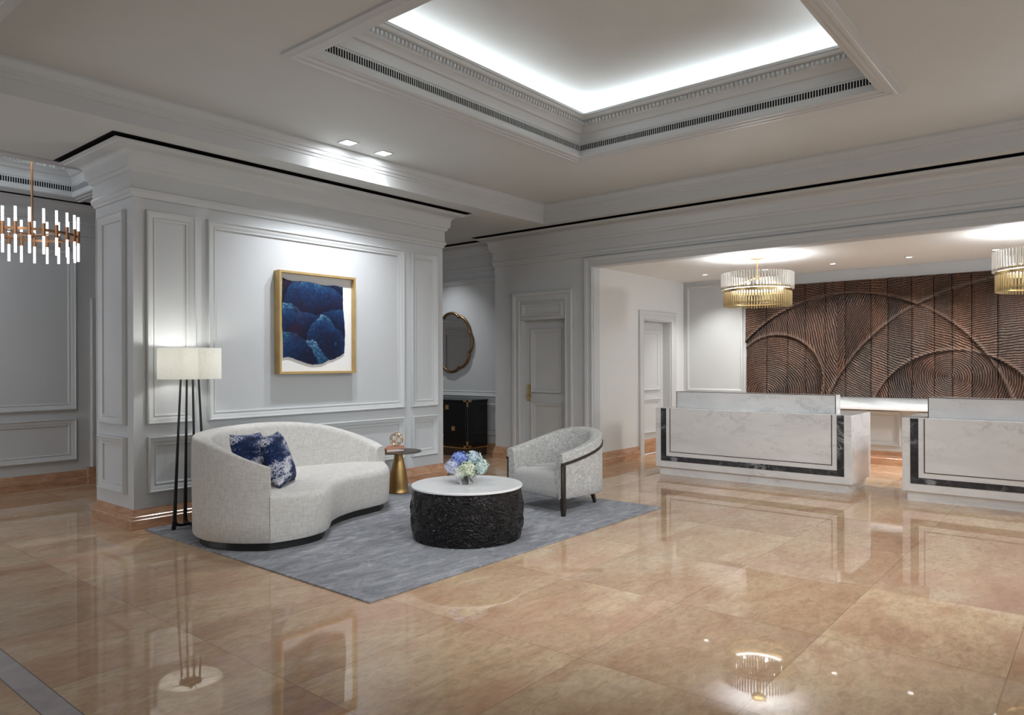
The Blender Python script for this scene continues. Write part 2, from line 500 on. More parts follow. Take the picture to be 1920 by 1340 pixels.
class MB:
    def __init__(s):
        s.v = []
        s.f = []

    def add(s, vs, fs):
        o = len(s.v)
        s.v += [tuple(map(float, p)) for p in vs]
        s.f += [tuple(o + i for i in f) for f in fs]
        return s

    def box(s, x0, x1, y0, y1, z0, z1):
        return s.add([(x0, y0, z0), (x1, y0, z0), (x1, y1, z0), (x0, y1, z0), (x0, y0, z1), (x1, y0, z1), (x1, y1, z1), (x0, y1, z1)],
                     [(0, 3, 2, 1), (4, 5, 6, 7), (0, 1, 5, 4), (1, 2, 6, 5), (2, 3, 7, 6), (3, 0, 4, 7)])

    def quad(s, a, b, c, d):
        return s.add([a, b, c, d], [(0, 1, 2, 3)])

    def sweep(s, path, prof, closed=True, fn=None, cap=True):
        """prof (o, h): o along the left normal of the path, h out of the plane; fn maps (a, b, h) to the world"""
        fn = fn or (lambda a, b, h: (a, b, h))
        N_ = normals2(path, closed)
        m, k = len(path), len(prof)
        vs = [fn(p[0] + q[0] * o, p[1] + q[1] * o, h) for p, q in zip(path, N_) for o, h in prof]
        fs = []
        for i in range(m if closed else m - 1):
            j = (i + 1) % m
            for t in range(k - 1):
                fs.append((i * k + t, i * k + t + 1, j * k + t + 1, j * k + t))
        if not closed and cap:
            fs.append(tuple(range(k)))
            fs.append(tuple((m - 1) * k + t for t in range(k - 1, -1, -1)))
        return s.add(vs, fs)

    def lathe(s, prof, c=(0, 0, 0), n=32, cap=True):
        k = len(prof)
        vs = [(c[0] + r * math.cos(2 * PI * i / n), c[1] + r * math.sin(2 * PI * i / n), c[2] + z) for i in range(n) for r, z in prof]
        fs = []
        for i in range(n):
            j = (i + 1) % n
            for t in range(k - 1):
                fs.append((i * k + t, j * k + t, j * k + t + 1, i * k + t + 1))
        if cap:
            if prof[0][0] > 1e-6:
                fs.append(tuple(i * k for i in range(n - 1, -1, -1)))
            if prof[-1][0] > 1e-6:
                fs.append(tuple(i * k + k - 1 for i in range(n)))
        return s.add(vs, fs)

    def tube(s, path, rad, n=8, closed=False, square=None):
        P = [Vector(p) for p in path]
        m = len(P)
        rads = rad if isinstance(rad, (list, tuple)) else [rad] * m
        prev = None
        vs = []
        for i in range(m):
            if closed:
                t = (P[(i + 1) % m] - P[i - 1]).normalized()
            else:
                t = (P[min(i + 1, m - 1)] - P[max(i - 1, 0)]).normalized()
            if prev is None:
                a = Vector((0, 0, 1)) if abs(t.z) < 0.9 else Vector((1, 0, 0))
                if square is not None:
                    a = Vector(square)
                u = (a - t * a.dot(t)).normalized()
            else:
                u = (prev - t * prev.dot(t)).normalized()
            prev = u
            w = t.cross(u)
            for q in range(n):
                th = 2 * PI * (q + (0.5 if n == 4 else 0)) / n
                vs.append(P[i] + (u * math.cos(th) + w * math.sin(th)) * rads[i])
        fs = []
        for i in range(m if closed else m - 1):
            j = (i + 1) % m
            for q in range(n):
                fs.append((i * n + q, i * n + (q + 1) % n, j * n + (q + 1) % n, j * n + q))
        if not closed:
            fs.append(tuple(range(n - 1, -1, -1)))
            fs.append(tuple((m - 1) * n + q for q in range(n)))
        return s.add(vs, fs)

    def sphere(s, c, r, nu=12, nv=8, sz=(1, 1, 1)):
        prof = [(math.sin(PI * i / nv) * r, -math.cos(PI * i / nv) * r) for i in range(nv + 1)]
        vs = [(c[0] + p * math.cos(2 * PI * i / nu) * sz[0], c[1] + p * math.sin(2 * PI * i / nu) * sz[1], c[2] + z * sz[2]) for i in range(nu) for p, z in prof]
        k = nv + 1
        fs = [(i * k + t, ((i + 1) % nu) * k + t, ((i + 1) % nu) * k + t + 1, i * k + t + 1) for i in range(nu) for t in range(nv)]
        return s.add(vs, fs)

    def prism(s, poly, z0, z1, fn=None):
        fn = fn or (lambda a, b, h: (a, b, h))
        n = len(poly)
        vs = [fn(p[0], p[1], z0) for p in poly] + [fn(p[0], p[1], z1) for p in poly]
        fs = [tuple(range(n - 1, -1, -1)), tuple(range(n, 2 * n))] + [(i, (i + 1) % n, n + (i + 1) % n, n + i) for i in range(n)]
        return s.add(vs, fs)

    def build(s, name, mat, parent=None, smooth=None, bevel=0.0, origin=None, local=False, seg=2, merge=True):
        off = Vector((0, 0, 0))
        if origin is not None:
            off = Vector(origin)
        elif parent is not None and not local:
            off = wpos(parent)
        me = bpy.data.meshes.new(name)
        me.from_pydata([tuple(Vector(p) - off) for p in s.v], [], s.f)
        bm = bmesh.new()
        bm.from_mesh(me)
        if merge:
            bmesh.ops.remove_doubles(bm, verts=bm.verts, dist=1e-5)
        bmesh.ops.recalc_face_normals(bm, faces=bm.faces)
        bm.to_mesh(me)
        bm.free()
        me.materials.append(mat)
        if smooth:
            me.shade_smooth()
            me.set_sharp_from_angle(angle=math.radians(smooth))
        o = bpy.data.objects.new(name, me)
        COL.objects.link(o)
        if parent is not None:
            o.parent = parent
        elif origin is not None:
            o.location = origin
        if bevel:
            b = o.modifiers.new('bevel', 'BEVEL')
            b.width = bevel
            b.segments = seg
            b.limit_method = 'ANGLE'
            b.harden_normals = False
        return o


def wpos(o):
    p = Vector((0, 0, 0))
    while o is not None:
        p += o.location
        o = o.parent
    return p


def thing(name, label, cat, loc, group=None, rz=0.0):
    o = bpy.data.objects.new(name, None)
    o.empty_display_size = 0.1
    COL.objects.link(o)
    o.location = loc
    o.rotation_euler = (0, 0, rz)
    return tag(o, label, cat, group)


def tag(o, label, cat, group=None):
    o['label'] = label
    o['category'] = cat
    if group:
        o['group'] = group
    return o


def struct(o, label=None):
    o['kind'] = 'structure'
    if label:
        o['label'] = label
    return o


def copy_tree(o, parent=None):
    c = o.copy()
    COL.objects.link(c)
    if parent is not None:
        c.parent = parent
    for ch in list(o.children):
        copy_tree(ch, c)
    return c


# ------------------------------------------------------------------ room dimensions
XW, YP = 8.22, 7.15               # wall with the reception opening; end of its pier
XN = 8.45                         # niche wall (mirror)
YF = 9.42                         # far wall
BX0, BX1, BY0, BY1 = 2.688, 6.416, 6.453, 7.245     # panelled wall block
ZS, ZC, ZT = 3.31, 3.565, 4.10   # soffit, main ceiling, tray top
RX0, RX1, RY0, RY1 = 1.255, 7.83, -2.0, 5.93        # recess of the main ceiling
TX0, TX1, TY0, TY1 = 2.83, 6.375, 1.265, 4.39       # tray
T2X0, T2X1, T2Y0, T2Y1 = -0.6, 3.24, 7.53, 9.13     # tray of the far room
YO, ZO = 5.39, 2.72               # reception opening edge and head
XB, YS, ZR = 10.93, 5.40, 2.73    # reception back wall, side wall, ceiling
SX0, SY0 = -2.6, -4.0             # how far floor and ceiling are built


def plane_y(Y):
    return lambda a, b, h: (a, Y - h, b)


def plane_x(X):
    return lambda a, b, h: (X - h, a, b)


def rects(x0, x1, y0, y1, z, holes, mb):
    xs = sorted({x0, x1, *[h[0] for h in holes], *[h[1] for h in holes]})
    ys = sorted({y0, y1, *[h[2] for h in holes], *[h[3] for h in holes]})
    for i in range(len(xs) - 1):
        for j in range(len(ys) - 1):
            cx, cy = (xs[i] + xs[i + 1]) / 2, (ys[j] + ys[j + 1]) / 2
            if any(h[0] < cx < h[1] and h[2] < cy < h[3] for h in holes):
                continue
            mb.quad((xs[i], ys[j], z), (xs[i + 1], ys[j], z), (xs[i + 1], ys[j + 1], z), (xs[i], ys[j + 1], z))


# floor
fl = MB()
fl.box(SX0, 11.2, SY0, 9.7, -0.1, 0.0)
struct(fl.build('floor', FLOOR))

# ceiling: soffit, recessed field, tray lid
c = MB()
rects(SX0, XN + 0.1, SY0, YF + 0.1, ZS, [(RX0, RX1, RY0, RY1), (T2X0, T2X1, T2Y0, T2Y1)], c)
rects(RX0, RX1, RY0, RY1, ZC, [(TX0, TX1, TY0, TY1)], c)
for (x0, x1, y0, y1, zb, zt) in ((TX0, TX1, TY0, TY1, ZC, ZT), (T2X0, T2X1, T2Y0, T2Y1, ZS, ZS + 0.51)):
    c.quad((x0, y0, zt), (x1, y0, zt), (x1, y1, zt), (x0, y1, zt))
    c.quad((x0, y0, zb), (x1, y0, zb), (x1, y0, zt), (x0, y0, zt))
    c.quad((x0, y1, zb), (x1, y1, zb), (x1, y1, zt), (x0, y1, zt))
    c.quad((x0, y0, zb), (x0, y1, zb), (x0, y1, zt), (x0, y0, zt))
    c.quad((x1, y0, zb), (x1, y1, zb), (x1, y1, zt), (x1, y0, zt))
c.box(SX0 - 0.1, 11.3, SY0 - 0.1, 9.8, ZT + 0.15, ZT + 0.25)
struct(c.build('ceiling', CEILP))
c = MB()
c.box(XW + 0.02, XB + 0.12, SY0, YS + 0.12, ZR, ZR + 0.08)
struct(c.build('ceiling_reception', CEILW))

# recess fascia with crown
FASCIA = [(0, ZS), (0, 3.425), (0.008, 3.43), (0.010, 3.452), (0.022, 3.46), (0.024, 3.49), (0.036, 3.50), (0.044, 3.535), (0.052, 3.545), (0.052, ZC)]
m = MB()
m.sweep([(RX0, RY0), (RX1, RY0), (RX1, RY1), (RX0, RY1)], FASCIA)
t = struct(m.build('trim_1', TRIMP, smooth=30), 'stepped moulding round the raised ceiling field')
m = MB()
m.sweep([(RX0 - 0.1, RY0), (RX0 - 0.1, RY1)], [(0.0, ZS), (0, 3.30), (-0.03, 3.293), (-0.035, 3.286), (-0.09, 3.286), (-0.10, 3.296), (-0.105, ZS)], closed=False)
m.build('edge_moulding', TRIMP, parent=t)


def tray(name, x0, x1, y0, y1, z, led):
    prof = [(-0.012, 0.0), (-0.012, -0.014), (0.02, -0.022), (0.03, -0.03), (0.055, -0.03), (0.06, -0.022), (0.10, -0.022), (0.105, -0.012), (0.14, -0.010), (0.15, 0.0),
            (0.15, 0.125), (0.158, 0.128), (0.160, 0.150), (0.166, 0.185), (0.182, 0.205), (0.20, 0.210), (0.212, 0.228), (0.238, 0.246), (0.246, 0.250),
            (0.256, 0.256), (0.262, 0.305), (0.285, 0.310), (0.298, 0.322), (0.304, 0.340), (0.318, 0.344), (0.320, 0.366), (0.235, 0.366), (0.235, 0.325), (0.0, 0.325)]
    pth = [(x0, y0), (x1, y0), (x1, y1), (x0, y1)]
    m = MB()
    m.sweep(pth, [(o, z + h) for o, h in prof])
    t = struct(m.build(name, TRIMP, smooth=32), 'stepped crown moulding of a ceiling tray')
    # ventilation slots: dark strip with white fins in front
    m = MB()
    m.sweep(pth, [(0.1505, z + 0.055), (0.1515, z + 0.055), (0.1515, z + 0.110), (0.1505, z + 0.110)])
    m.build('vent_slot', DARK, parent=t)
    fin = MB()
    dent = MB()
    o = 0.15
    for k in range(4):
        if k % 2 == 0:
            n = int((x1 - x0 - 2 * o) / 0.0226)
            Y = y0 + o if k == 0 else y1 - o
            sg = 1 if k == 0 else -1
            for i in range(n):
                cx = x0 + o + (i + 0.5) * (x1 - x0 - 2 * o) / n
                fin.box(cx - 0.0038, cx + 0.0038, min(Y, Y + sg * 0.005), max(Y, Y + sg * 0.005), z + 0.052, z + 0.113)
        else:
            n = int((y1 - y0 - 2 * o) / 0.0226)
            X = x1 - o if k == 1 else x0 + o
            sg = -1 if k == 1 else 1
            for i in range(n):
                cy = y0 + o + (i + 0.5) * (y1 - y0 - 2 * o) / n
                fin.box(min(X, X + sg * 0.005), max(X, X + sg * 0.005), cy - 0.0038, cy + 0.0038, z + 0.052, z + 0.113)
    o = 0.258
    for k in range(4):
        if k % 2 == 0:
            L = x1 - x0 - 2 * o
            n = int(L / 0.040)
            Y = y0 + o if k == 0 else y1 - o
            sg = 1 if k == 0 else -1
            for i in range(n):
                cx = x0 + o + (i + 0.5) * L / n
                dent.add([(cx - .014, Y, z + .262), (cx + .014, Y, z + .262), (cx + .014, Y, z + .302), (cx - .014, Y, z + .302), (cx - .007, Y + sg * .02, z + .272), (cx + .007, Y + sg * .02, z + .272), (cx + .009, Y + sg * .024, z + .30), (cx - .009, Y + sg * .024, z + .30)],
                         [(0, 1, 5, 4), (1, 2, 6, 5), (2, 3, 7, 6), (3, 0, 4, 7), (4, 5, 6, 7)])
        else:
            L = y1 - y0 - 2 * o
            n = int(L / 0.040)
            X = x1 - o if k == 1 else x0 + o
            sg = -1 if k == 1 else 1
            for i in range(n):
                cy = y0 + o + (i + 0.5) * L / n
                dent.add([(X, cy - .014, z + .262), (X, cy + .014, z + .262), (X, cy + .014, z + .302), (X, cy - .014, z + .302), (X + sg * .02, cy - .007, z + .272), (X + sg * .02, cy + .007, z + .272), (X + sg * .024, cy + .009, z + .30), (X + sg * .024, cy - .009, z + .30)],
                         [(0, 1, 5, 4), (1, 2, 6, 5), (2, 3, 7, 6), (3, 0, 4, 7), (4, 5, 6, 7)])
    fin.build('vent_fins', TRIMP, parent=t)
    dent.build('dentil_band', TRIMP, parent=t)
    # light strip lying in the trough behind the lip
    m = MB()
    m.sweep(pth, [(0.05, z + 0.327), (0.05, z + 0.339), (0.11, z + 0.339), (0.11, z + 0.327)])
    m.build('cove_light_strip', led, parent=t)
    return t


tray('trim_2', TX0, TX1, TY0, TY1, ZC, COVE_MAT)
tray('trim_3', T2X0, T2X1, T2Y0, T2Y1, ZS, COVE2_MAT)

# ------------------------------------------------------------------ wall mouldings
CROWN = [(0, 2.862), (0.012, 2.866), (0.016, 2.888), (0.030, 2.900), (0.034, 2.930), (0.022, 2.948), (0.020, 3.072), (0.040, 3.082), (0.048, 3.108), (0.064, 3.116),
         (0.072, 3.140), (0.074, 3.196), (0.080, 3.214), (0.094, 3.230), (0.118, 3.246), (0.150, 3.256), (0.195, 3.262), (0.203, 3.270), (0.230, 3.273), (0.230, 3.284), (0.0, 3.284)]
BASE = [(0, 0), (0.036, 0.0), (0.036, 0.082), (0.030, 0.088), (0.026, 0.094), (0.026, 0.108), (0.020, 0.114), (0.017, 0.135), (0.010, 0.150), (0.008, 0.168), (0.0, 0.172)]
PFRAME = [(0, 0), (0, 0.030), (0.005, 0.038), (0.014, 0.040), (0.020, 0.030), (0.038, 0.024), (0.064, 0.009), (0.068, 0.016), (0.080, 0.013), (0.084, 0.0)]
CASING = [(0, -0.005), (0, 0.022), (-0.012, 0.030), (-0.030, 0.022), (-0.075, 0.024), (-0.082, 0.036), (-0.100, 0.042), (-0.125, 0.044), (-0.138, 0.034), (-0.138, -0.005)]


def panel(parent, fn, a0, a1, b0, b1, w=1.0, name='panel_moulding'):
    m = MB()
    m.sweep([(a0, b0), (a1, b0), (a1, b1), (a0, b1)], [(o * w, h) for o, h in PFRAME], True, fn)
    return m.build(name, TRIMP, parent=parent, smooth=35)


# wall with the painting (free-standing block)
m = MB()
m.box(BX0, BX1, BY0, BY1, 0, ZS + 0.3)
wl = struct(m.build('wall_left', PAINT))
f = plane_y(BY0)
for q in ((2.790, 3.227, 0.897, 2.765), (3.343, 5.755, 0.897, 2.765), (5.873, 6.308, 0.897, 2.765),
          (2.797, 3.258, 0.300, 0.790), (3.350, 5.755, 0.300, 0.790), (5.880, 6.306, 0.300, 0.790)):
    panel(wl, f, *q)
f = lambda a, b, h: (BX0 - h, a, b)
panel(wl, f, 6.585, 7.155, 0.890, 2.768)
panel(wl, f, 6.585, 7.155, 0.295, 0.785)
blk = [(BX0, BY0), (BX0, BY1), (BX1, BY1), (BX1, BY0)]
m = MB()
m.sweep(blk, CROWN)
struct(m.build('trim_4', TRIMP, smooth=32), 'deep crown moulding on top of the panelled wall block')
m = MB()
m.sweep(blk, BASE)
struct(m.build('baseboard_left', BASEM, smooth=32))
m = MB()
m.sweep(blk, [(0, ZS - 0.004), (0.262, ZS - 0.004), (0.262, ZS - 0.001), (0, ZS - 0.001)])  # thin black strip, so the gap's shade comes from its colour
struct(m.build('trim_5', DARK), 'black strip for the shade in the gap above the panelled wall block')

# wall with the reception opening
m = MB()
m.box(XW, XW + 0.16, 6.66, YP, 0, ZS + 0.3)
m.box(XW, XW + 0.16, YO, 5.85, 0, ZS + 0.3)
m.box(XW, XW + 0.16, 5.85, 6.66, 2.06, ZS + 0.3)
m.box(XW, XW + 0.16, SY0, YO, ZO, ZS + 0.3)
m.box(XW + 0.16, XN + 0.15, YP - 0.12, YP, 0, ZS + 0.3)
wr = struct(m.build('wall_right', PAINT))
# niche wall
m = MB()
m.box(XN, XN + 0.15, YP, YF + 0.15, 0, ZS + 0.3)
wn = struct(m.build('wall_niche', PAINT))
panel(wn, plane_x(XN), 7.235, 9.30, 0.897, 2.765)
panel(wn, plane_x(XN), 7.235, 9.30, 0.300, 0.790)
# far wall with a doorway at each end
m = MB()
m.box(SX0, 3.56, YF, YF + 0.15, 0, ZS + 0.3)
m.box(4.46, 6.55, YF, YF + 0.15, 0, ZS + 0.3)
m.box(7.45, XN + 0.15, YF, YF + 0.15, 0, ZS + 0.3)
m.box(3.56, 4.46, YF, YF + 0.15, 2.08, ZS + 0.3)
m.box(6.55, 7.45, YF, YF + 0.15, 2.08, ZS + 0.3)
wf = struct(m.build('wall_far', PAINT))
panel(wf, plane_y(YF), 0.75, 3.270, 0.890, 2.768)
panel(wf, plane_y(YF), 0.75, 3.270, 0.300, 0.790)
panel(wf, plane_y(YF), -2.3, 0.62, 0.890, 2.768)
panel(wf, plane_y(YF), -2.3, 0.62, 0.300, 0.790)

cpath = [(XW, SY0), (XW, YP), (XN, YP), (XN, YF), (SX0, YF)]
m = MB()
m.sweep(cpath, CROWN, closed=False)
struct(m.build('trim_6', TRIMP, smooth=32), 'deep crown moulding running along the right and far walls')
m = MB()
m.sweep(cpath, [(0, ZS - 0.004), (0.252, ZS - 0.004), (0.252, ZS - 0.001), (0, ZS - 0.001)], closed=False)  # shade of the gap along these walls, painted as a black strip
struct(m.build('trim_7', DARK), 'black strip for the shade in the gap above the right wall')
m = MB()
m.sweep([(XW, 6.80), (XW, YP), (XN, YP), (XN, YF), (7.59, YF)], BASE, closed=False)
m.sweep([(XW, 5.535), (XW, 5.712)], BASE, closed=False)
struct(m.build('baseboard_right', BASEM, smooth=32))
m = MB()
m.sweep([(6.41, YF), (4.60, YF)], BASE, closed=False)
m.sweep([(3.42, YF), (SX0, YF)], BASE, closed=False)
struct(m.build('baseboard_far', BASEM, smooth=32))
m = MB()
m.box(3.38, 3.56, YF - 0.055, YF, 0, 0.20)
m.build('plinth_block', BASEM, parent=bpy.data.objects['baseboard_far'], bevel=0.006)

# casing of the reception opening
m = MB()
m.sweep([(YO, 0.0), (YO, ZO), (SY0, ZO)][::-1], [(o * -0.95, h) for o, h in CASING], False, plane_x(XW))
struct(m.build('trim_8', TRIMP, smooth=32), 'stepped casing round the wide reception opening')


def door(name, fn, a0, a1, top, head, depth, hinge_right, transom=False, kick=False, handle=True):
    """panelled door leaf set back in its casing; fn maps (along, up, out) to the world"""
    m = MB()
    p = [(a1, 0.0), (a1, head), (a0, head), (a0, 0.0)]
    m.sweep(p, CASING, False, fn)
    d = struct(m.build(name, TRIMP, smooth=32))
    j = MB()                                        # jamb lining
    for (x0, x1, z0, z1) in ((a0 - 0.002, a0 + 0.016, 0, top), (a1 - 0.016, a1 + 0.002, 0, top), (a0, a1, top - 0.016, top + 0.002)):
        j.prism([(x0, z0), (x1, z0), (x1, z1), (x0, z1)], 0.0, -depth - 0.03, fn)
    j.build('jamb', TRIMP, parent=d)
    lf = MB()
    lf.prism([(a0 + 0.017, 0.012), (a1 - 0.017, 0.012), (a1 - 0.017, top - 0.018), (a0 + 0.017, top - 0.018)], -depth, -depth - 0.045, fn)
    leaf = lf.build('door_leaf', TRIMP, parent=d)
    g = lambda a, b, h: fn(a, b, h * 0.8 - depth)
    e = 0.13 if a1 - a0 < 0.85 else 0.14
    panel(leaf, g, a0 + e, a1 - e, 0.99, top - 0.14, 0.75)
    panel(leaf, g, a0 + e, a1 - e, 0.33 if kick else 0.20, 0.86, 0.75)
    if transom:
        tb = MB()
        tb.prism([(a0, top), (a1, top), (a1, head), (a0, head)], 0.006, -0.02, fn)
        tp = tb.build('transom', TRIMP, parent=d)
        panel(tp, lambda a, b, h: fn(a, b, h * 0.7 + 0.006), a0 + 0.05, a1 - 0.05, top + 0.035, head - 0.035, 0.55)
    if kick:
        kp = MB()
        kp.prism([(a0 + 0.017, 0.012), (a1 - 0.017, 0.012), (a1 - 0.017, 0.235), (a0 + 0.017, 0.235)], -depth + 0.004, -depth, fn)
        kp.build('kick_plate', BASEM, parent=d)
    if handle:
        ha = a1 - 0.075 if hinge_right else a0 + 0.075
        sgn = -1 if hinge_right else 1
        hb = MB()
        hb.prism([(ha - 0.028, 0.86), (ha + 0.028, 0.86), (ha + 0.028, 1.09), (ha, 1.115), (ha - 0.028, 1.09)], -depth + 0.012, -depth, fn)
        h = hb.build('handle_plate', BRASS, parent=d)
        lv = MB()
        lv.tube([fn(ha, 0.95, -depth + 0.01), fn(ha, 0.95, -depth + 0.055), fn(ha + sgn * 0.02, 0.952, -depth + 0.062), fn(ha + sgn * 0.10, 0.948, -depth + 0.060)], [0.011, 0.010, 0.010, 0.008], 8)
        lv.build('lever', BRASS, parent=h, smooth=40)
    return d


door('door_1', plane_x(XW), 5.85, 6.66, 2.06, 2.31, 0.105, True, transom=True)
door('door_2', plane_y(YS), 9.58, 10.47, 2.07, 2.07, 0.13, False, kick=True, handle=False)
door('door_3', plane_y(YF), 3.56, 4.46, 2.08, 2.08, 0.09, True)
door('door_4', plane_y(YF), 6.55, 7.45, 2.08, 2.08, 0.09, True)

# wall added behind the camera's left to block light, with an added window
wz0, wz1, wy0, wy1 = 0.55, 2.55, 7.55, 9.15
m = MB()
m.box(SX0 - 0.15, SX0, SY0, wy0, 0, ZS + 0.3)
m.box(SX0 - 0.15, SX0, wy1, YF + 0.15, 0, ZS + 0.3)
m.box(SX0 - 0.15, SX0, wy0, wy1, 0, wz0)
m.box(SX0 - 0.15, SX0, wy0, wy1, wz1, ZS + 0.3)
struct(m.build('wall_west', PAINT))
m = MB()
for y in (wy0 + 0.03, (wy0 + wy1) / 2, wy1 - 0.03):
    m.box(SX0 - 0.09, SX0 - 0.03, y - 0.03, y + 0.03, wz0, wz1)
for z in (wz0 + 0.03, wz1 - 0.03):
    m.box(SX0 - 0.09, SX0 - 0.03, wy0, wy1, z - 0.03, z + 0.03)
wn1 = struct(m.build('window_added', TRIMP))
m = MB()
m.box(SX0 - 0.062, SX0 - 0.058, wy0, wy1, wz0, wz1)
m.build('added_pane', GLASS, parent=wn1)
o = lamp('window_fill_light', 'AREA', (SX0 - 0.02, (wy0 + wy1) / 2, (wz0 + wz1) / 2), 42.0, (0.88, 0.92, 1.0), (0, (wy0 + wy1) / 2, (wz0 + wz1) / 2))  # area light added here to brighten the far room and block end
o.data.shape = 'RECTANGLE'
o.data.size = wy1 - wy0
o.data.size_y = wz1 - wz0

# reception room
m = MB()
m.box(XW + 0.005, 9.58, YS, YS + 0.2, 0, ZR + 0.1)
m.box(10.47, XB + 0.12, YS, YS + 0.2, 0, ZR + 0.1)
m.box(9.58, 10.47, YS, YS + 0.2, 2.07, ZR + 0.1)
struct(m.build('wall_reception_left', PAPER))
m = MB()
m.box(XB, XB + 0.12, SY0, YS + 0.2, 0, ZR + 0.1)
wb = struct(m.build('wall_reception_back', PAINT))
f = plane_x(XB)
m = MB()
m.sweep([(4.40, 0.96), (5.34, 0.96), (5.34, 2.66), (4.40, 2.66)], [(0, 0), (0, 0.016), (0.02, 0.020), (0.035, 0.012), (0.040, 0)], True, f)
m.build('panel_moulding', TRIMP, parent=wb, smooth=35)
for a0, a1 in ((-2.4, -0.3), (-0.1, 2.0), (2.2, 4.3)):
    panel(wb, f, a0, a1, 0.27, 0.74, 0.8)
m = MB()
m.sweep([(XB, SY0), (XB, YS), (10.60, YS)], [(o, h * 1.12) for o, h in BASE], closed=False)
m.sweep([(9.45, YS), (XW + 0.03, YS)], [(o, h * 1.05) for o, h in BASE], closed=False)
struct(m.build('baseboard_reception', BASEM, smooth=32))
# back counter shelf below the carving
bc = thing('back_counter', 'long white counter shelf on the back wall below the carved wood', 'counter', (XB - 0.15, 2.0, 0))
m = MB()
m.box(XB - 0.22, XB, -3.0, 4.30, 0.765, 0.80)
m.build('counter_shelf', TABLE_TOP, parent=bc, bevel=0.004)
m = MB()
m.box(XB - 0.022, XB, -3.0, 4.30, 0.80, 0.925)
m.build('backsplash', PAINT, parent=bc)

# ------------------------------------------------------------------ carved wood wall
ARCS = [(3.86, 1.158, 0.66), (2.857, 0.404, 1.976), (0.774, -0.028, 2.514), (1.564, 0.560, 0.999), (-0.62, 0.62, 1.15), (-1.6, 0.2, 1.9)]
cuts = [4.334, 4.014, 3.70, 3.441, 3.158, 2.894, 2.558, 2.345, 2.053, 1.79, 1.585, 1.37, 1.09, 0.80, 0.50, 0.22, -0.06, -0.36, -0.66, -0.98, -1.30]
cw = thing('carved_wall_panel', 'dark brown carved wood wall relief of overlapping arches behind the desks', 'wall relief', (XB - 0.04, 1.5, 0.93))


def relief(y, z):
    """height and groove phase of the carving at wall point (y, z)"""
    key, h, rims = 0, 0.0, 0.0
    best = None
    for i, (cy, cz, r) in enumerate(ARCS):
        d = math.hypot(y - cy, z - cz) - r
        if d < 0:
            key |= 1 << i
            # undercut that fades towards the arch's middle, proud rolled rim at its edge
            h = min(h, -0.034 + 0.026 * min(1.0, -d / 0.45)) - 0.004
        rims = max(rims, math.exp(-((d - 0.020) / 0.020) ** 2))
        if best is None or abs(d) < abs(best[0]):
            best = (d, i)
    h += 0.016 * rims
    # cutting direction of the grooves in each field between the arches
    A, B, C_, D = (key & 1, key & 2, key & 4, key & 8)
    wav = 0.05 * math.sin(2.6 * y + 1.1) + 0.03 * math.sin(5.1 * z + y)
    if A:
        ph = math.hypot((y - 4.05) * 0.8, z - 0.95) + 0.4 * wav
    elif D:
        ph = math.hypot(y - 1.62, (z - 1.22) * 1.15) + 0.3 * wav
    elif B and C_:
        ph = y * -0.38 + z * 0.92 + wav
    elif B:
        ph = (y * 0.93 + z * (0.42 if y < 3.0 else -0.30)) + wav
    elif C_:
        ph = y * 0.22 + z * 0.97 + wav if y > 0.6 else y * -0.75 + z * 0.66 + wav
    elif key:
        ph = y * 0.6 + z * 0.8 + wav
    else:
        ph = z + 1.6 * wav
    return h, ph, rims


def board(y0, y1):
    z0, z1, st = 0.932, 2.566, 0.0105
    ny = max(2, int((y1 - y0) / st))
    nz = int((z1 - z0) / st)
    g = 0.0036
    vs, ph, rm = [], [], []
    for i in range(ny + 1):
        y = y0 + g + (y1 - y0 - 2 * g) * i / ny
        for k in range(nz + 1):
            z = z0 + (z1 - z0) * k / nz
            h, p, rr_ = relief(y, z)
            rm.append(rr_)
            edge = 0.005 if i in (0, ny) else 0
            vs.append((XB - 0.075 - h + edge, y, z))
            ph.append(p)
    fs = [(i * (nz + 1) + k, (i + 1) * (nz + 1) + k, (i + 1) * (nz + 1) + k + 1, i * (nz + 1) + k + 1) for i in range(ny) for k in range(nz)]
    n0 = len(vs)
    ring = [i * (nz + 1) for i in range(ny + 1)] + [ny * (nz + 1) + k for k in range(1, nz + 1)] + [i * (nz + 1) + nz for i in range(ny - 1, -1, -1)] + [k for k in range(nz - 1, 0, -1)]
    for r in ring:
        x, y, z = vs[r]
        vs.append((XB - 0.002, y, z))
        ph.append(ph[r])
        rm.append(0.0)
    q = len(ring)
    fs += [(ring[i], n0 + i, n0 + (i + 1) % q, ring[(i + 1) % q]) for i in range(q)]
    mb = MB()
    mb.add(vs, fs)
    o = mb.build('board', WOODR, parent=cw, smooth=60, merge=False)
    at = o.data.attributes.new('phase', 'FLOAT', 'POINT')
    at.data.foreach_set('value', ph)
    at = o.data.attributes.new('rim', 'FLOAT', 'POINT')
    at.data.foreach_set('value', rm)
    return o


for y1, y0 in zip(cuts[:-1], cuts[1:]):
    board(y0, y1)
m = MB()
m.box(XB - 0.012, XB - 0.001, cuts[-1], cuts[0] - 0.006, 0.935, 2.563)
m.build('backing', DARK, parent=cw)

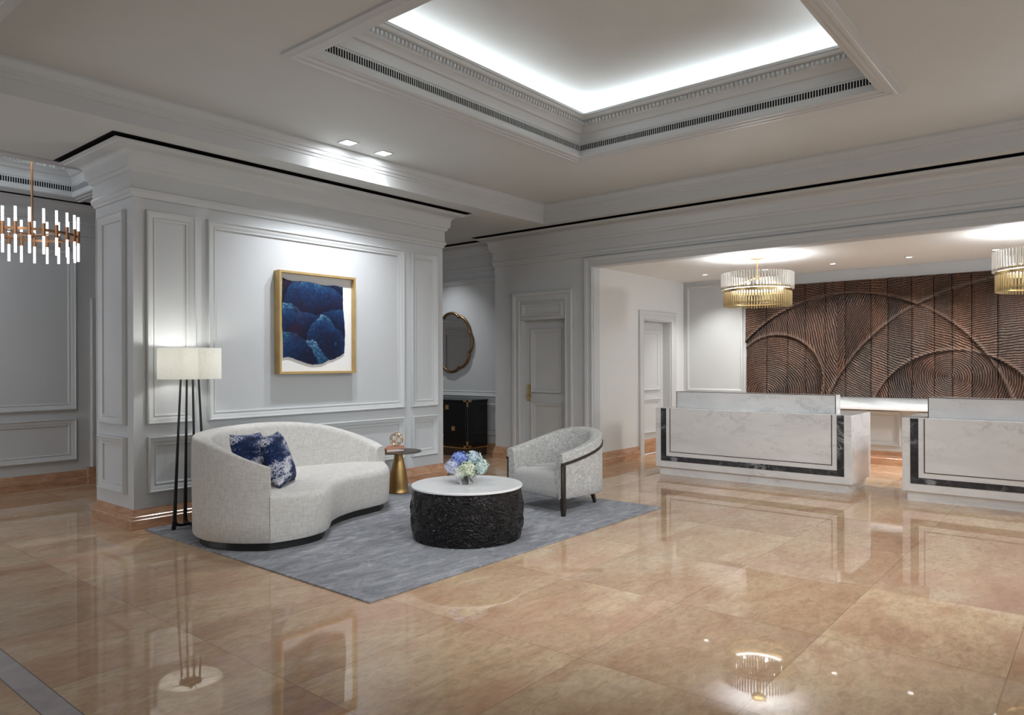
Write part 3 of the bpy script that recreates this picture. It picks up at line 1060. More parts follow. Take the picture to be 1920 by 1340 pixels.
# ------------------------------------------------------------------ reception desks
def make_desk():
    d = thing('reception_desk', 'white marble reception desk with dark stripe, whole and left of the two', 'reception desk', (8.262, 3.306, 0), 'reception desks')
    hw = 1.169
    m = MB()
    m.box(0, 0.79, -hw, hw, 0.10, 0.845)
    m.build('desk_body', WMARB, parent=d, local=True, bevel=0.003)
    m = MB()
    m.box(0.035, 0.75, -hw + 0.04, hw - 0.04, 0.0, 0.10)
    m.build('plinth', WMARB, parent=d, local=True)
    # U-shaped dark band
    o, i, zb, zi = hw - 0.075, hw - 0.148, 0.180, 0.243
    U = [(-o, 0.843), (-o, zb), (o, zb), (o, 0.843), (i, 0.843), (i, zi), (-i, zi), (-i, 0.843)]
    m = MB()
    m.prism(U, 0.0, 0.003, lambda a, b, h: (-h, a, b))
    m.build('dark_marble_band', DMARB, parent=d, local=True)
    o, i, zb, zi = hw - 0.197, hw - 0.206, 0.293, 0.301
    U = [(-o, 0.843), (-o, zb), (o, zb), (o, 0.843), (i, 0.843), (i, zi), (-i, zi), (-i, 0.843)]
    m = MB()
    m.prism(U, 0.0, 0.0025, lambda a, b, h: (-h, a, b))
    m.build('bronze_inlay', BRONZE_DARK, parent=d, local=True)
    m = MB()
    m.box(0.17, 0.34, -hw + 0.205, hw - 0.205, 0.845, 1.052)
    scr = m.build('raised_screen', WMARB, parent=d, local=True, bevel=0.002)
    m = MB()
    for s in (-1, 1):
        m.box(0.168, 0.172, s * (hw - 0.208) - 0.004, s * (hw - 0.208) + 0.004, 0.846, 1.053)
    m.box(0.168, 0.172, -hw + 0.21, hw - 0.21, 1.047, 1.0535)
    m.build('screen_edging', BRONZE_DARK, parent=scr, local=True)
    return d


desk = make_desk()
desk2 = copy_tree(desk)
desk2.location = (8.262, 0.482, 0)
desk2['label'] = 'white marble reception desk with dark stripe, cut off by the right edge'

# ------------------------------------------------------------------ reception chandeliers
def make_chandelier():
    X, Y = 8.80, 3.36
    t = thing('tiered_chandelier', 'round gold chandelier of clear rods hanging above the left marble desk', 'chandelier', (X, Y, ZR), 'gold chandeliers over the desks')
    m = MB()
    m.lathe([(0.085, 0), (0.085, -0.028), (0.075, -0.034), (0.0, -0.034)], n=28, cap=False)
    m.build('canopy', BRASS, parent=t, local=True, smooth=40)
    m = MB()
    m.tube([(0, 0, -0.03), (0, 0, -0.30)], 0.010, 10)
    m.build('stem', BRASS, parent=t, local=True, smooth=40)
    m = MB()
    for k in range(3):
        a = 2 * PI * k / 3 + 0.4
        m.tube([(0.02 * math.cos(a), 0.02 * math.sin(a), -0.27), (0.395 * math.cos(a), 0.395 * math.sin(a), -0.405)], 0.005, 6)
    m.build('arms', BRASS, parent=t, local=True)
    for nm, z0, z1, r in (('upper_ring', -0.405, -0.385, 0.405), ('lower_ring', -0.445, -0.418, 0.408), ('bottom_ring', -0.585, -0.572, 0.365)):
        m = MB()
        m.lathe([(r - 0.022, z0), (r, z0), (r, z1), (r - 0.022, z1), (r - 0.022, z0)], n=64, cap=False)
        m.build(nm, BRASS, parent=t, local=True, smooth=40)
    n = 76
    up_me = lo_me = None
    for tier in range(2):
        for k in range(n):
            a = 2 * PI * (k + 0.5 * tier) / n
            if tier == 0:
                if up_me is None:
                    mm = MB()
                    mm.lathe([(0.0105, -0.100), (0.0105, 0.095), (0.006, 0.102)], n=8)
                    o = mm.build('clear_rod', ROD_CLEAR, parent=t, local=True, smooth=50)
                    up_me = o.data
                else:
                    o = bpy.data.objects.new('clear_rod', up_me)
                    COL.objects.link(o)
                    o.parent = t
                o.location = (0.421 * math.cos(a), 0.421 * math.sin(a), -0.315)
            else:
                if lo_me is None:
                    mm = MB()
                    mm.lathe([(0.006, -0.097), (0.0105, -0.092), (0.0105, 0.092)], n=8)
                    o = mm.build('amber_rod', ROD_GOLD, parent=t, local=True, smooth=50)
                    lo_me = o.data
                else:
                    o = bpy.data.objects.new('amber_rod', lo_me)
                    COL.objects.link(o)
                    o.parent = t
                o.location = (0.396 * math.cos(a), 0.396 * math.sin(a), -0.520)
    m = MB()
    m.lathe([(0.372, -0.412), (0.380, -0.412), (0.380, -0.386), (0.372, -0.386), (0.372, -0.412)], n=64, cap=False)
    m.build('light_band', BAND_MAT, parent=t, local=True)
    bm_ = None
    for k in range(6):
        a = 2 * PI * k / 6
        if bm_ is None:
            mm = MB()
            mm.sphere((0, 0, 0), 0.022, 10, 8, (1, 1, 1.5))
            o = mm.build('bulb', BULB_MAT, parent=t, local=True, smooth=60)
            bm_ = o.data
        else:
            o = bpy.data.objects.new('bulb', bm_)
            COL.objects.link(o)
            o.parent = t
        o.location = (0.27 * math.cos(a), 0.27 * math.sin(a), -0.375)
    return t


ch1 = make_chandelier()
ch2 = copy_tree(ch1)
ch2.location = (8.80, 0.50, ZR)
ch2['label'] = 'round gold chandelier of clear rods cut off by the right edge'
for y in (3.36, 0.50):
    # LED ring of the middle hoop, shining up through the clear rods
    o = lamp('chandelier_uplight', 'AREA', (8.80, y, ZR - 0.425), CHANDELIER_W, (0.97, 0.98, 1.0), (8.80, y, ZR))
    o.data.shape = 'DISK'
    o.data.size = 0.66

# reception downlights
names = ['first from the left', 'second from the left, half behind the chandelier', 'third from the left', 'fourth from the left', 'fifth from the left, beside the right chandelier']
proto = None
for k in range(7):
    y = 4.657 - 0.906 * k
    if proto is None:
        proto = thing('downlight', 'x', 'ceiling light', (10.13, y, ZR), 'round downlights in front of the carved wall')
        m = MB()
        m.lathe([(0.034, -0.001), (0.036, -0.005), (0.050, -0.004), (0.052, 0.0)], n=24, cap=False)
        m.build('trim_ring', TRIMP, parent=proto, local=True, smooth=40)
        m = MB()
        m.lathe([(0.0, -0.0025), (0.034, -0.0025)], n=24, cap=False)
        m.build('lens', LENS, parent=proto, local=True)
        o = proto
    else:
        o = copy_tree(proto)
        o.location = (10.13, y, ZR)
    if k < 5:
        o['label'] = 'small round downlight in the reception ceiling, ' + names[k]
    else:
        o['label'] = 'small round downlight in the reception ceiling, beyond the right edge'
    lamp('downlight_beam', 'SPOT', (10.13, y, ZR - 0.02), RECEPTION_SPOT_W, (1.0, 0.97, 0.93), (10.62, y, 0.9), 0.03, 100, 0.8)

for y in (-0.45, -1.7):
    lamp('reception_fill', 'SPOT', (9.4, y, ZR - 0.03), 190.0, (0.98, 0.98, 1.0), (9.7, 3.9, 0.2), 0.35, 100, 1.0)  # unseen fill added to brighten the reception ceiling and side wall

# ------------------------------------------------------------------ square recessed lights on the main ceiling
sq = None
for (x, y, lab) in ((4.373, 5.683, 'square recessed ceiling light, left one of the pair before the painting'), (4.827, 5.698, 'square recessed ceiling light, right one of the pair before the painting')):
    if sq is None:
        sq = thing('square_light', lab, 'ceiling light', (x, y, ZC), 'square recessed lights')
        m = MB()
        m.sweep([(-0.075, -0.075), (0.075, -0.075), (0.075, 0.075), (-0.075, 0.075)], [(0, 0), (0, -0.006), (0.012, -0.006), (0.014, -0.001)])
        m.build('frame', TRIMP, parent=sq, local=True)
        m = MB()
        m.quad((-0.062, -0.062, -0.003), (0.062, -0.062, -0.003), (0.062, 0.062, -0.003), (-0.062, 0.062, -0.003))
        m.build('lens', LENS, parent=sq, local=True)
    else:
        o = copy_tree(sq)
        o.location = (x, y, ZC)
        o['label'] = lab
    lamp('square_light_beam', 'SPOT', (x, y, ZC - 0.03), SPOT_ART_W, (0.92, 0.95, 1.0), (x, y + 0.62, 1.45), 0.06, 104, 1.0)
    o = lamp('square_light_glow', 'AREA', (x, y, ZC - 0.012), 3.5, (0.93, 0.96, 1.0), (x, y, 0))
    o.data.shape = 'SQUARE'
    o.data.size = 0.12

# unseen fill lights added in copied square fixtures, above the upper edge of the picture
for x, y, ax, ay in ((1.95, 2.55, 4.6, 3.6), (2.20, 0.35, 5.0, 3.4), (3.60, -0.25, 5.6, 3.0), (5.20, -0.70, 5.8, 2.0), (6.90, -0.75, 6.3, 1.8)):
    o = copy_tree(sq)
    o.location = (x, y, ZC)
    o['label'] = 'added fill light in a square fixture beyond the upper edge of the picture'
    lamp('square_light_beam', 'SPOT', (x, y, ZC - 0.02), LOBBY_FILL_W, (0.95, 0.98, 1.0), (ax, ay, 0), 0.06, 86, 1.0)  # fill beam added to brighten the lobby floor

# ------------------------------------------------------------------ rod chandelier of the far room
def ring_chandelier():
    X, Y, Zc = 2.49, 8.30, 2.72
    t = thing('ring_chandelier', 'brass ring chandelier with lit clear tubes hanging at the left edge', 'chandelier', (X, Y, Zc))
    m = MB()
    m.lathe([(0.07, ZS + 0.51 - Zc), (0.07, ZS + 0.485 - Zc), (0.0, ZS + 0.48 - Zc)], n=24, cap=False)
    m.build('canopy', COPPER, parent=t, local=True, smooth=40)
    m = MB()
    m.tube([(0, 0, -0.02), (0, 0, ZS + 0.49 - Zc)], 0.011, 10)
    m.build('stem', COPPER, parent=t, local=True, smooth=40)
    R = 0.40
    m = MB()
    m.lathe([(R - 0.014, -0.012), (R, -0.012), (R, 0.012), (R - 0.014, 0.012), (R - 0.014, -0.012)], n=72, cap=False)
    m.build('ring', COPPER, parent=t, local=True, smooth=40)
    m = MB()
    for k in range(4):
        a = PI / 2 * k + 0.5
        m.tube([(0.01 * math.cos(a), 0.01 * math.sin(a), 0), (R * math.cos(a), R * math.sin(a), 0)], 0.007, 8)
    m.sphere((0, 0, 0), 0.03, 14, 8)
    m.build('spokes', COPPER, parent=t, local=True, smooth=40)
    meshes = {}
    n = 22
    for k in range(n):
        a = 2 * PI * (k + 0.3) / n
        for nm, mat, z0, z1, r in (('sleeve', COPPER, -0.062, 0.062, 0.017), ('upper_tube', TUBE_MAT, 0.062, 0.205, 0.0125), ('lower_tube', TUBE_MAT, -0.235, -0.062, 0.0125)):
            if nm not in meshes:
                mm = MB()
                mm.lathe([(r, z0), (r, z1)], n=10)
                o = mm.build(nm, mat, parent=t, local=True, smooth=50)
                meshes[nm] = o.data
            else:
                o = bpy.data.objects.new(nm, meshes[nm])
                COL.objects.link(o)
                o.parent = t
            o.location = (R * math.cos(a), R * math.sin(a), 0)
    return t


ring_chandelier()

# ------------------------------------------------------------------ rug
m = MB()
m.box(2.742, 6.353, 3.378, 6.372, 0.0, 0.012)
tag(m.build('rug', RUG, origin=(4.55, 4.87, 0), bevel=0.004), 'large blue-grey rug lying under the seating group', 'rug')
ZG = 0.012

# ------------------------------------------------------------------ upholstered shells
def shell(pts, zb, r_top=0.04, lean=0.0, n_per=8, seat_z=None):
    """wall of upholstery along an outline; pts = (x, y, ztop, thickness); inside lies to the left of the path"""
    P = catmull(pts, n_per)
    Nn = normals2([(p[0], p[1]) for p in P], False)
    rings = []
    for p, n in zip(P, Nn):
        n = n / np.hypot(*n)
        x, y, zt, th = p
        r = min(th * 0.48, r_top)
        ro = min(r * 0.55, 0.022)
        sec = [(0.012, zb), (0.0, zb + 0.012)]
        for q in (0.25, 0.5, 0.75):
            sec.append((-0.004 * math.sin(q * PI), zb + (zt - zb) * q))
        sec.append((0.0, zt - ro))
        for a in (30, 60, 90):
            sec.append((ro - ro * math.cos(math.radians(a)), zt - ro + ro * math.sin(math.radians(a))))
        for a in (90, 60, 30, 0):
            sec.append((th - r + r * math.cos(math.radians(a)), zt - r + r * math.sin(math.radians(a))))
        zm = zt - r
        for q in (0.33, 0.66, 1.0):
            sec.append((th + lean * q * (2 - q) * min(1, th / 0.1), zm + (zb + 0.15 - zm) * q))
        sec.append((th * 0.6, zb))
        rings.append([(x + n[0] * o, y + n[1] * o, z) for o, z in sec])
    k = len(rings[0])
    vs = [v for r in rings for v in r]
    fs = [(i * k + t, i * k + (t + 1) % k, (i + 1) * k + (t + 1) % k, (i + 1) * k + t) for i in range(len(rings) - 1) for t in range(k)]
    fs.append(tuple(range(k)))
    fs.append(tuple((len(rings) - 1) * k + t for t in range(k - 1, -1, -1)))
    return MB().add(vs, fs)


def cushion_body(outline, zb, zt, r=0.05, bulge=0.012):
    """solid body over a closed plan outline (counter-clockwise) with a rounded top edge"""
    Nn = [n / np.hypot(*n) for n in normals2(outline, True)]
    lev = [(0.012, zb), (0.0, zb + 0.012), (-bulge * 0.7, zb + (zt - zb) * 0.3), (-bulge, zb + (zt - zb) * 0.55), (-bulge * 0.7, zt - r * 1.15)]
    for a in (20, 40, 60, 80):
        lev.append((-bulge * 0.5 + r - r * math.cos(math.radians(a)), zt - r + r * math.sin(math.radians(a))))
    lev += [(r + 0.02, zt + 0.001), (r + 0.05, zt + 0.004)]
    n = len(outline)
    vs = [(p[0] + q[0] * o, p[1] + q[1] * o, z) for o, z in lev for p, q in zip(outline, Nn)]
    fs = [(l * n + i, l * n + (i + 1) % n, (l + 1) * n + (i + 1) % n, (l + 1) * n + i) for l in range(len(lev) - 1) for i in range(n)]
    fs.append(tuple(range(n - 1, -1, -1)))
    fs.append(tuple((len(lev) - 1) * n + i for i in range(n)))
    return MB().add(vs, fs)


# ------------------------------------------------------------------ sofa
sofa = thing('curved_sofa', 'cream curved sofa with sloping wraparound back on the grey rug', 'sofa', (3.70, 5.45, ZG))
# outline from the right end round the back to the arm's front end, so that the seat lies to its left
back = [(2.985, 4.835, 0.648, 0.035), (2.868, 4.960, 0.705, 0.06), (2.768, 5.130, 0.772, 0.095), (2.722, 5.340, 0.826, 0.12), (2.765, 5.570, 0.846, 0.14), (2.905, 5.820, 0.852, 0.155),
        (3.130, 6.030, 0.858, 0.165), (3.440, 6.190, 0.862, 0.17), (3.780, 6.255, 0.864, 0.17), (4.110, 6.240, 0.848, 0.17), (4.430, 6.150, 0.798, 0.165), (4.680, 6.020, 0.712, 0.155),
        (4.810, 5.860, 0.635, 0.14), (4.838, 5.710, 0.580, 0.11)]
sh = shell(back[::-1], 0.078, 0.05, 0.05, 7)
sh.build('backrest', CREAM, parent=sofa, smooth=50)
front = catmull([(2.992, 4.838), (3.16, 4.800), (3.34, 4.795), (3.50, 4.845), (3.62, 4.960), (3.74, 5.095), (3.92, 5.210), (4.14, 5.285), (4.36, 5.315), (4.54, 5.355), (4.70, 5.490), (4.79, 5.620), (4.815, 5.715)], 6)
inner = [(p[0], p[1]) for p in back[::-1]]
Nb = normals2(inner, False)
inner_in = catmull([(p[0] + n[0] * min(q[3] * 0.55, 0.09), p[1] + n[1] * min(q[3] * 0.55, 0.09)) for p, n, q in zip(inner, Nb, back[::-1])], 5)


def resample(P, n):
    P = np.array([p[:2] for p in P], float)
    L = np.r_[0, np.cumsum(np.hypot(*np.diff(P, axis=0).T))]
    q = np.linspace(0, L[-1], n)
    return np.c_[np.interp(q, L, P[:, 0]), np.interp(q, L, P[:, 1])]


MS = 72
fr_, bk_ = resample(front, MS), resample(inner_in[::-1], MS)
zb, zt, rr = 0.078, 0.425, 0.06
rings = []
for a, b in zip(fr_, bk_):
    d = b - a
    ln = max(1e-4, np.hypot(*d))
    d = d / ln
    r = min(rr, ln * 0.35)
    sec = [(0.012, zb), (0.0, zb + 0.012), (-0.008, 0.18), (-0.012, 0.27), (-0.009, zt - r * 1.1)]
    sec += [(r - r * math.cos(math.radians(t)) - 0.006 * (1 - t / 90), zt - r + r * math.sin(math.radians(t))) for t in (18, 36, 54, 72, 90)]
    sec += [(r + (ln - r) * q, zt + 0.010 * math.sin(PI * q)) for q in (0.15, 0.35, 0.6, 0.85, 1.0)]
    sec += [(ln, zb)]
    rings.append([(a[0] + d[0] * o, a[1] + d[1] * o, z) for o, z in sec])
k = len(rings[0])
sm = MB()
sm.add([v for r in rings for v in r], [(i * k + t, i * k + (t + 1) % k, (i + 1) * k + (t + 1) % k, (i + 1) * k + t) for i in range(MS - 1) for t in range(k)]
       + [tuple(range(k)), tuple((MS - 1) * k + t for t in range(k - 1, -1, -1))])
sm.build('seat', CREAM, parent=sofa, smooth=50)
pl_out = [tuple(p[:2]) for p in front] + [tuple(p[:2]) for p in catmull(inner, 5)[1:-1]]
Np = [n / np.hypot(*n) for n in normals2(pl_out, True)]
MB().prism([(p[0] + n[0] * 0.05, p[1] + n[1] * 0.05) for p, n in zip(pl_out, Np)], ZG, 0.082).build('plinth', BLACKW, parent=sofa)


def pillow_mesh(w, h, th):
    mb = MB()
    n = 18
    vs = []
    for s in (1, -1):
        for i in range(n + 1):
            for k in range(n + 1):
                u, v = -1 + 2 * i / n, -1 + 2 * k / n
                t = (max(0, 1 - u ** 4) * max(0, 1 - v ** 4)) ** 0.55
                px = u * (1 - 0.07 * (1 - v * v) * 1.0) * w / 2
                pz = v * (1 - 0.07 * (1 - u * u) * 1.0) * h / 2
                vs.append((px, s * th / 2 * t, pz))
    k = n + 1
    fs = []
    for b in (0, k * k):
        fs += [(b + i * k + t, b + (i + 1) * k + t, b + (i + 1) * k + t + 1, b + i * k + t + 1) for i in range(n) for t in range(n)]
    return mb.add(vs, fs)


def pillow(label, loc, rot, w=0.44, h=0.44, th=0.15):
    o = pillow_mesh(w, h, th).build('throw_pillow', IKAT, smooth=70)
    o.location = loc
    o.rotation_euler = rot
    return tag(o, label, 'pillow', 'blue patterned sofa pillows')


# ------------------------------------------------------------------ coffee table
CTX, CTY, CTR = 4.303, 4.053, 0.458
ct = thing('drum_coffee_table', 'round drum coffee table with carved black sides and white top', 'coffee table', (CTX, CTY, ZG))
n_a, n_z, z_lo, z_hi = 288, 64, ZG, 0.418


def carve(u, v):
    """relief of one carved bay: u in -1..1 across, v in 0..1 upward"""
    h = 0.0
    def ln(d, w=0.035):
        return math.exp(-(d / w) ** 2)
    au = abs(u)
    h += ln(v - (0.62 + au * 0.95)) * (1 if v > 0.60 else 0)           # V at the top
    h += ln(v - (0.70 + au * 0.95)) * (1 if v > 0.68 else 0) * 0.7
    for k in (0.80, 0.86, 0.92):                                          # short bars inside the V
        h += ln(v - k, 0.015) * (1 if au < 0.16 * (k - 0.55) / 0.3 else 0) * 0.8
    h += ln(v - 0.585, 0.016) * (1 if au < 0.28 else 0)
    h += ln(v - (0.545 - max(0, au - 0.22) * 0.4), 0.018) * (1 if au < 0.62 else 0)
    h += ln(v - (0.47 - 0.085 * (1 - math.cos(min(1, max(0, au - 0.18) / 0.42) * 2 * PI)) * 0.5 * 1.6), 0.02) * (1 if au < 0.62 else 0)
    h += ln(v - (0.20 + 0.06 * math.sin(u * 9)), 0.018) * 0.8
    h += ln(math.hypot(u, (v - 0.10) * 1.4) - 0.16, 0.03) * 0.8
    h += ln(math.hypot(au - 0.78, (v - 0.62) * 1.3) - 0.15, 0.03) * 0.9
    h += ln(math.hypot(au - 0.80, (v - 0.30) * 1.2) - 0.12, 0.03) * 0.8
    h += ln(au - (0.96 - 0.3 * abs(v - 0.5)), 0.03) * 0.6
    return h


cb = MB()
vs = []
for i in range(n_a):
    a = 2 * PI * i / n_a
    # one bay faces the camera
    rel = ((a - math.radians(221.5)) / (2 * PI) * 6 + 0.5) % 1.0
    u = rel * 2 - 1
    for k in range(n_z + 1):
        v = k / n_z
        prof = 0.93 + 0.08 * math.sin(PI * (0.12 + 0.76 * v)) ** 0.9 - 0.01
        edge = min(1, min(v, 1 - v) / 0.03)
        r = CTR * prof + 0.008 * (carve(u, v) - 0.35) * edge
        vs.append((CTX + r * math.cos(a), CTY + r * math.sin(a), z_lo + (z_hi - z_lo) * v))
k = n_z + 1
fs = [(i * k + t, ((i + 1) % n_a) * k + t, ((i + 1) % n_a) * k + t + 1, i * k + t + 1) for i in range(n_a) for t in range(n_z)]
fs.append(tuple(i * k for i in range(n_a - 1, -1, -1)))
fs.append(tuple(i * k + n_z for i in range(n_a)))
cb.add(vs, fs)
cb.build('carved_drum', CARVE, parent=ct, smooth=60)
m = MB()
m.lathe([(0.440, 0.418), (0.451, 0.420), (0.453, 0.432), (0.449, 0.437), (0.0, 0.437)], (CTX, CTY, 0), 72, cap=False)
m.build('table_top', TABLE_TOP, parent=ct, smooth=40)
ZTAB = 0.437

# ------------------------------------------------------------------ vase and hydrangeas
VX, VY = 4.315, 4.065
vase = thing('glass_vase', 'low clear glass cylinder vase of hydrangeas on the drum table', 'vase', (VX, VY, ZTAB))
m = MB()
m.lathe([(0.0, 0.0), (0.074, 0.0), (0.076, 0.004), (0.076, 0.118), (0.074, 0.120), (0.071, 0.118), (0.071, 0.012), (0.0, 0.012)], n=40, cap=False)
m.build('glass_body', GLASS, parent=vase, local=True, smooth=40)
m = MB()
m.lathe([(0.0, 0.0125), (0.0705, 0.0125), (0.0705, 0.065), (0.0, 0.065)], n=32, cap=False)
m.build('water', WATER, parent=vase, local=True, smooth=40)


def petal_mat(name, a, b, g=(0.35, 0.45, 0.22)):
    mm = N(name)
    f = mm.noise(mm.coord(), 22, 3, 0.6)
    return mm.set(mm.ramp(f, [(0.3, a), (0.62, b), (0.85, g)]), 0.6, spec=0.2)


def hydrangea(label, c, r, mat, seed):
    t = thing('hydrangea', label, 'flower', (c[0], c[1], c[2]), 'hydrangeas in the glass vase')
    rnd = random.Random(seed)
    core = MB()
    core.sphere((0, 0, 0), r * 0.74, 14, 10)
    fl_ = MB()
    n = 95
    for i in range(n):
        z = 1 - 2 * (i + 0.5) / n
        ph = i * 2.39996
        d = Vector((math.sqrt(1 - z * z) * math.cos(ph), math.sqrt(1 - z * z) * math.sin(ph), z))
        p = d * r * rnd.uniform(0.78, 1.02)
        q = d.to_track_quat('Z', 'Y') @ Matrix.Rotation(rnd.uniform(0, PI), 3, 'Z').to_quaternion()
        s = r * rnd.uniform(0.22, 0.29)
        tl = Matrix.Rotation(rnd.uniform(-0.5, 0.5), 3, 'X') @ Matrix.Rotation(rnd.uniform(-0.5, 0.5), 3, 'Y')
        for k in range(4):
            a = PI / 2 * k
            ca, sa = math.cos(a), math.sin(a)
            pts = [(0, 0, 0), (0.55, -0.42, 0.10), (1.0, 0, 0.30 * rnd.uniform(0.3, 1.2)), (0.55, 0.42, 0.10)]
            fl_.add([p + q @ (tl @ Vector(((x * ca - y * sa) * s, (x * sa + y * ca) * s, zz * s))) for x, y, zz in pts], [(0, 1, 2, 3)])
    core.add(fl_.v, fl_.f)
    core.build('flower_head', mat, parent=t, local=True, smooth=30, merge=False)
    st = MB()
    base = Vector((VX, VY, ZTAB + 0.02)) - Vector(c) + Vector((rnd.uniform(-.03, .03), rnd.uniform(-.03, .03), 0))
    mid = Vector((VX, VY, ZTAB + 0.11)) - Vector(c) + (Vector(c) - Vector((VX, VY, c[2]))) * 0.25
    st.tube([base, mid, Vector((0, 0, -r * 0.5))], 0.004, 6)
    st.build('stem', STEM, parent=t, local=True)
    return t


BLUEP = petal_mat('blue_petals', (0.16, 0.24, 0.62), (0.34, 0.44, 0.80), (0.45, 0.52, 0.82))
LAVP = petal_mat('lavender_petals', (0.46, 0.48, 0.66), (0.66, 0.68, 0.80), (0.75, 0.78, 0.80))
PALEP = petal_mat('pale_blue_petals', (0.40, 0.52, 0.60), (0.60, 0.70, 0.74), (0.70, 0.76, 0.72))
GREENP = petal_mat('ivory_green_petals', (0.48, 0.55, 0.36), (0.72, 0.75, 0.62), (0.80, 0.82, 0.74))
WHITEP = petal_mat('white_petals', (0.62, 0.66, 0.62), (0.78, 0.80, 0.76), (0.84, 0.84, 0.8))


def vp(lat, dep, z):
    return (VX + r0.x * lat + fw.x * dep, VY + r0.y * lat + fw.y * dep, ZTAB + z)


hydrangea('bright blue hydrangea at the upper left of the bouquet', vp(-0.060, 0.01, 0.190), 0.074, BLUEP, 1)
hydrangea('lavender hydrangea at the left edge of the bouquet', vp(-0.112, -0.02, 0.140), 0.066, LAVP, 2)
hydrangea('ivory green hydrangea at the front centre above the glass', vp(0.005, -0.085, 0.128), 0.064, GREENP, 3)
hydrangea('pale blue hydrangea at the top right of the bouquet', vp(0.048, 0.03, 0.192), 0.070, PALEP, 4)
hydrangea('pale green-white hydrangea at the right edge of the bouquet', vp(0.112, -0.01, 0.138), 0.066, petal_mat('mint_petals', (0.42, 0.54, 0.52), (0.62, 0.72, 0.68), (0.78, 0.8, 0.76)), 5)
hydrangea('small white hydrangea low at the front left above the vase', vp(-0.058, -0.085, 0.098), 0.045, WHITEP, 6)

# ------------------------------------------------------------------ side table with its things
SX, SY = 5.276, 5.997
stt = thing('side_table', 'round bronze pedestal side table beside the sofa end', 'side table', (SX, SY, ZG))
m = MB()
m.lathe([(0.104, 0.0), (0.108, 0.004), (0.108, 0.016), (0.105, 0.02), (0.104, 0.06), (0.098, 0.14), (0.085, 0.22), (0.068, 0.30), (0.054, 0.36), (0.048, 0.40), (0.050, 0.425), (0.062, 0.437), (0.085, 0.442)], n=48)
m.build('pedestal', BRONZE, parent=stt, local=True, smooth=40)
m = MB()
m.lathe([(0.085, 0.440), (0.225, 0.440), (0.246, 0.443), (0.250, 0.449), (0.248, 0.4545), (0.240, 0.4555), (0.0, 0.4555)], n=64, cap=False)
m.build('table_top', BRONZE_DARK, parent=stt, local=True, smooth=40)
ZST = ZG + 0.4555


def sp_(lat, dep, z=0.0):
    return (SX + r0.x * lat + fw.x * dep, SY + r0.y * lat + fw.y * dep, ZST + z)


def book(label, loc, rz, w, d, h, cover, pages=MAT_WHITE):
    t = thing('book', label, 'book', loc, 'books on the bronze side table', rz)
    m = MB()
    m.box(-w / 2, w / 2, -d / 2, d / 2, 0, 0.003)
    m.box(-w / 2, w / 2, -d / 2, d / 2, h - 0.003, h)
    m.box(-w / 2, -w / 2 + 0.004, -d / 2, d / 2, 0.003, h - 0.003)
    m.build('cover', cover, parent=t, local=True)
    m = MB()
    m.box(-w / 2 + 0.004, w / 2 - 0.004, -d / 2 + 0.004, d / 2 - 0.004, 0.003, h - 0.003)
    m.build('pages', pages, parent=t, local=True)
    return t


RUST = plain('rust_cloth', (0.36, 0.13, 0.05, 1), 0.6, var=0.1)
CORAL = plain('coral_cloth', (0.50, 0.22, 0.14, 1), 0.6, var=0.1)
PEACH = plain('peach_paper', (0.62, 0.42, 0.28, 1), 0.7, var=0.1)
book('rust brown book lying at the bottom of the pile on the side table', sp_(-0.055, -0.02), AZ - PI / 2 + 0.5, 0.20, 0.15, 0.030, RUST)
book('coral book lying on top of the rust book on the side table', sp_(-0.03, -0.01, 0.030), AZ - PI / 2 + 0.15, 0.19, 0.14, 0.022, CORAL, PEACH)
orb = thing('wire_orb', 'small gold wire orb standing on the books on the side table', 'ornament', sp_(-0.022, 0.0, 0.052))
ro = 0.072
for nm, ax in (('upright_ring', (1, 0, 0)), ('upright_ring', (0.5, 0.87, 0)), ('upright_ring', (-0.5, 0.87, 0)), ('slanted_ring', (0.6, 0.2, 0.75)), ('slanted_ring', (-0.5, 0.4, 0.75)), ('slanted_ring', (0.1, -0.65, 0.75))):
    axv = Vector(ax).normalized()
    u_ = axv.orthogonal().normalized()
    w_ = axv.cross(u_)
    m = MB()
    m.tube([(u_ * math.cos(2 * PI * i / 32) + w_ * math.sin(2 * PI * i / 32)) * ro + Vector((0, 0, ro + 0.003)) for i in range(32)], 0.0032, 6, closed=True)
    m.build(nm, BRASS, parent=orb, local=True, smooth=50)

# ------------------------------------------------------------------ armchair
ac = thing('barrel_armchair', 'mottled grey barrel armchair with dark wood strip, facing the sofa', 'armchair', (5.80, 4.185, ZG), rz=math.radians(-6.0))
half = [(-0.392, 0.366, 0.572, 0.085), (-0.20, 0.372, 0.600, 0.095), (0.00, 0.372, 0.640, 0.105), (0.17, 0.345, 0.682, 0.115), (0.30, 0.272, 0.722, 0.12), (0.378, 0.150, 0.746, 0.125), (0.402, 0.0, 0.754, 0.125)]
full = half + [(x, -y, z, t) for x, y, z, t in half[-2::-1]]
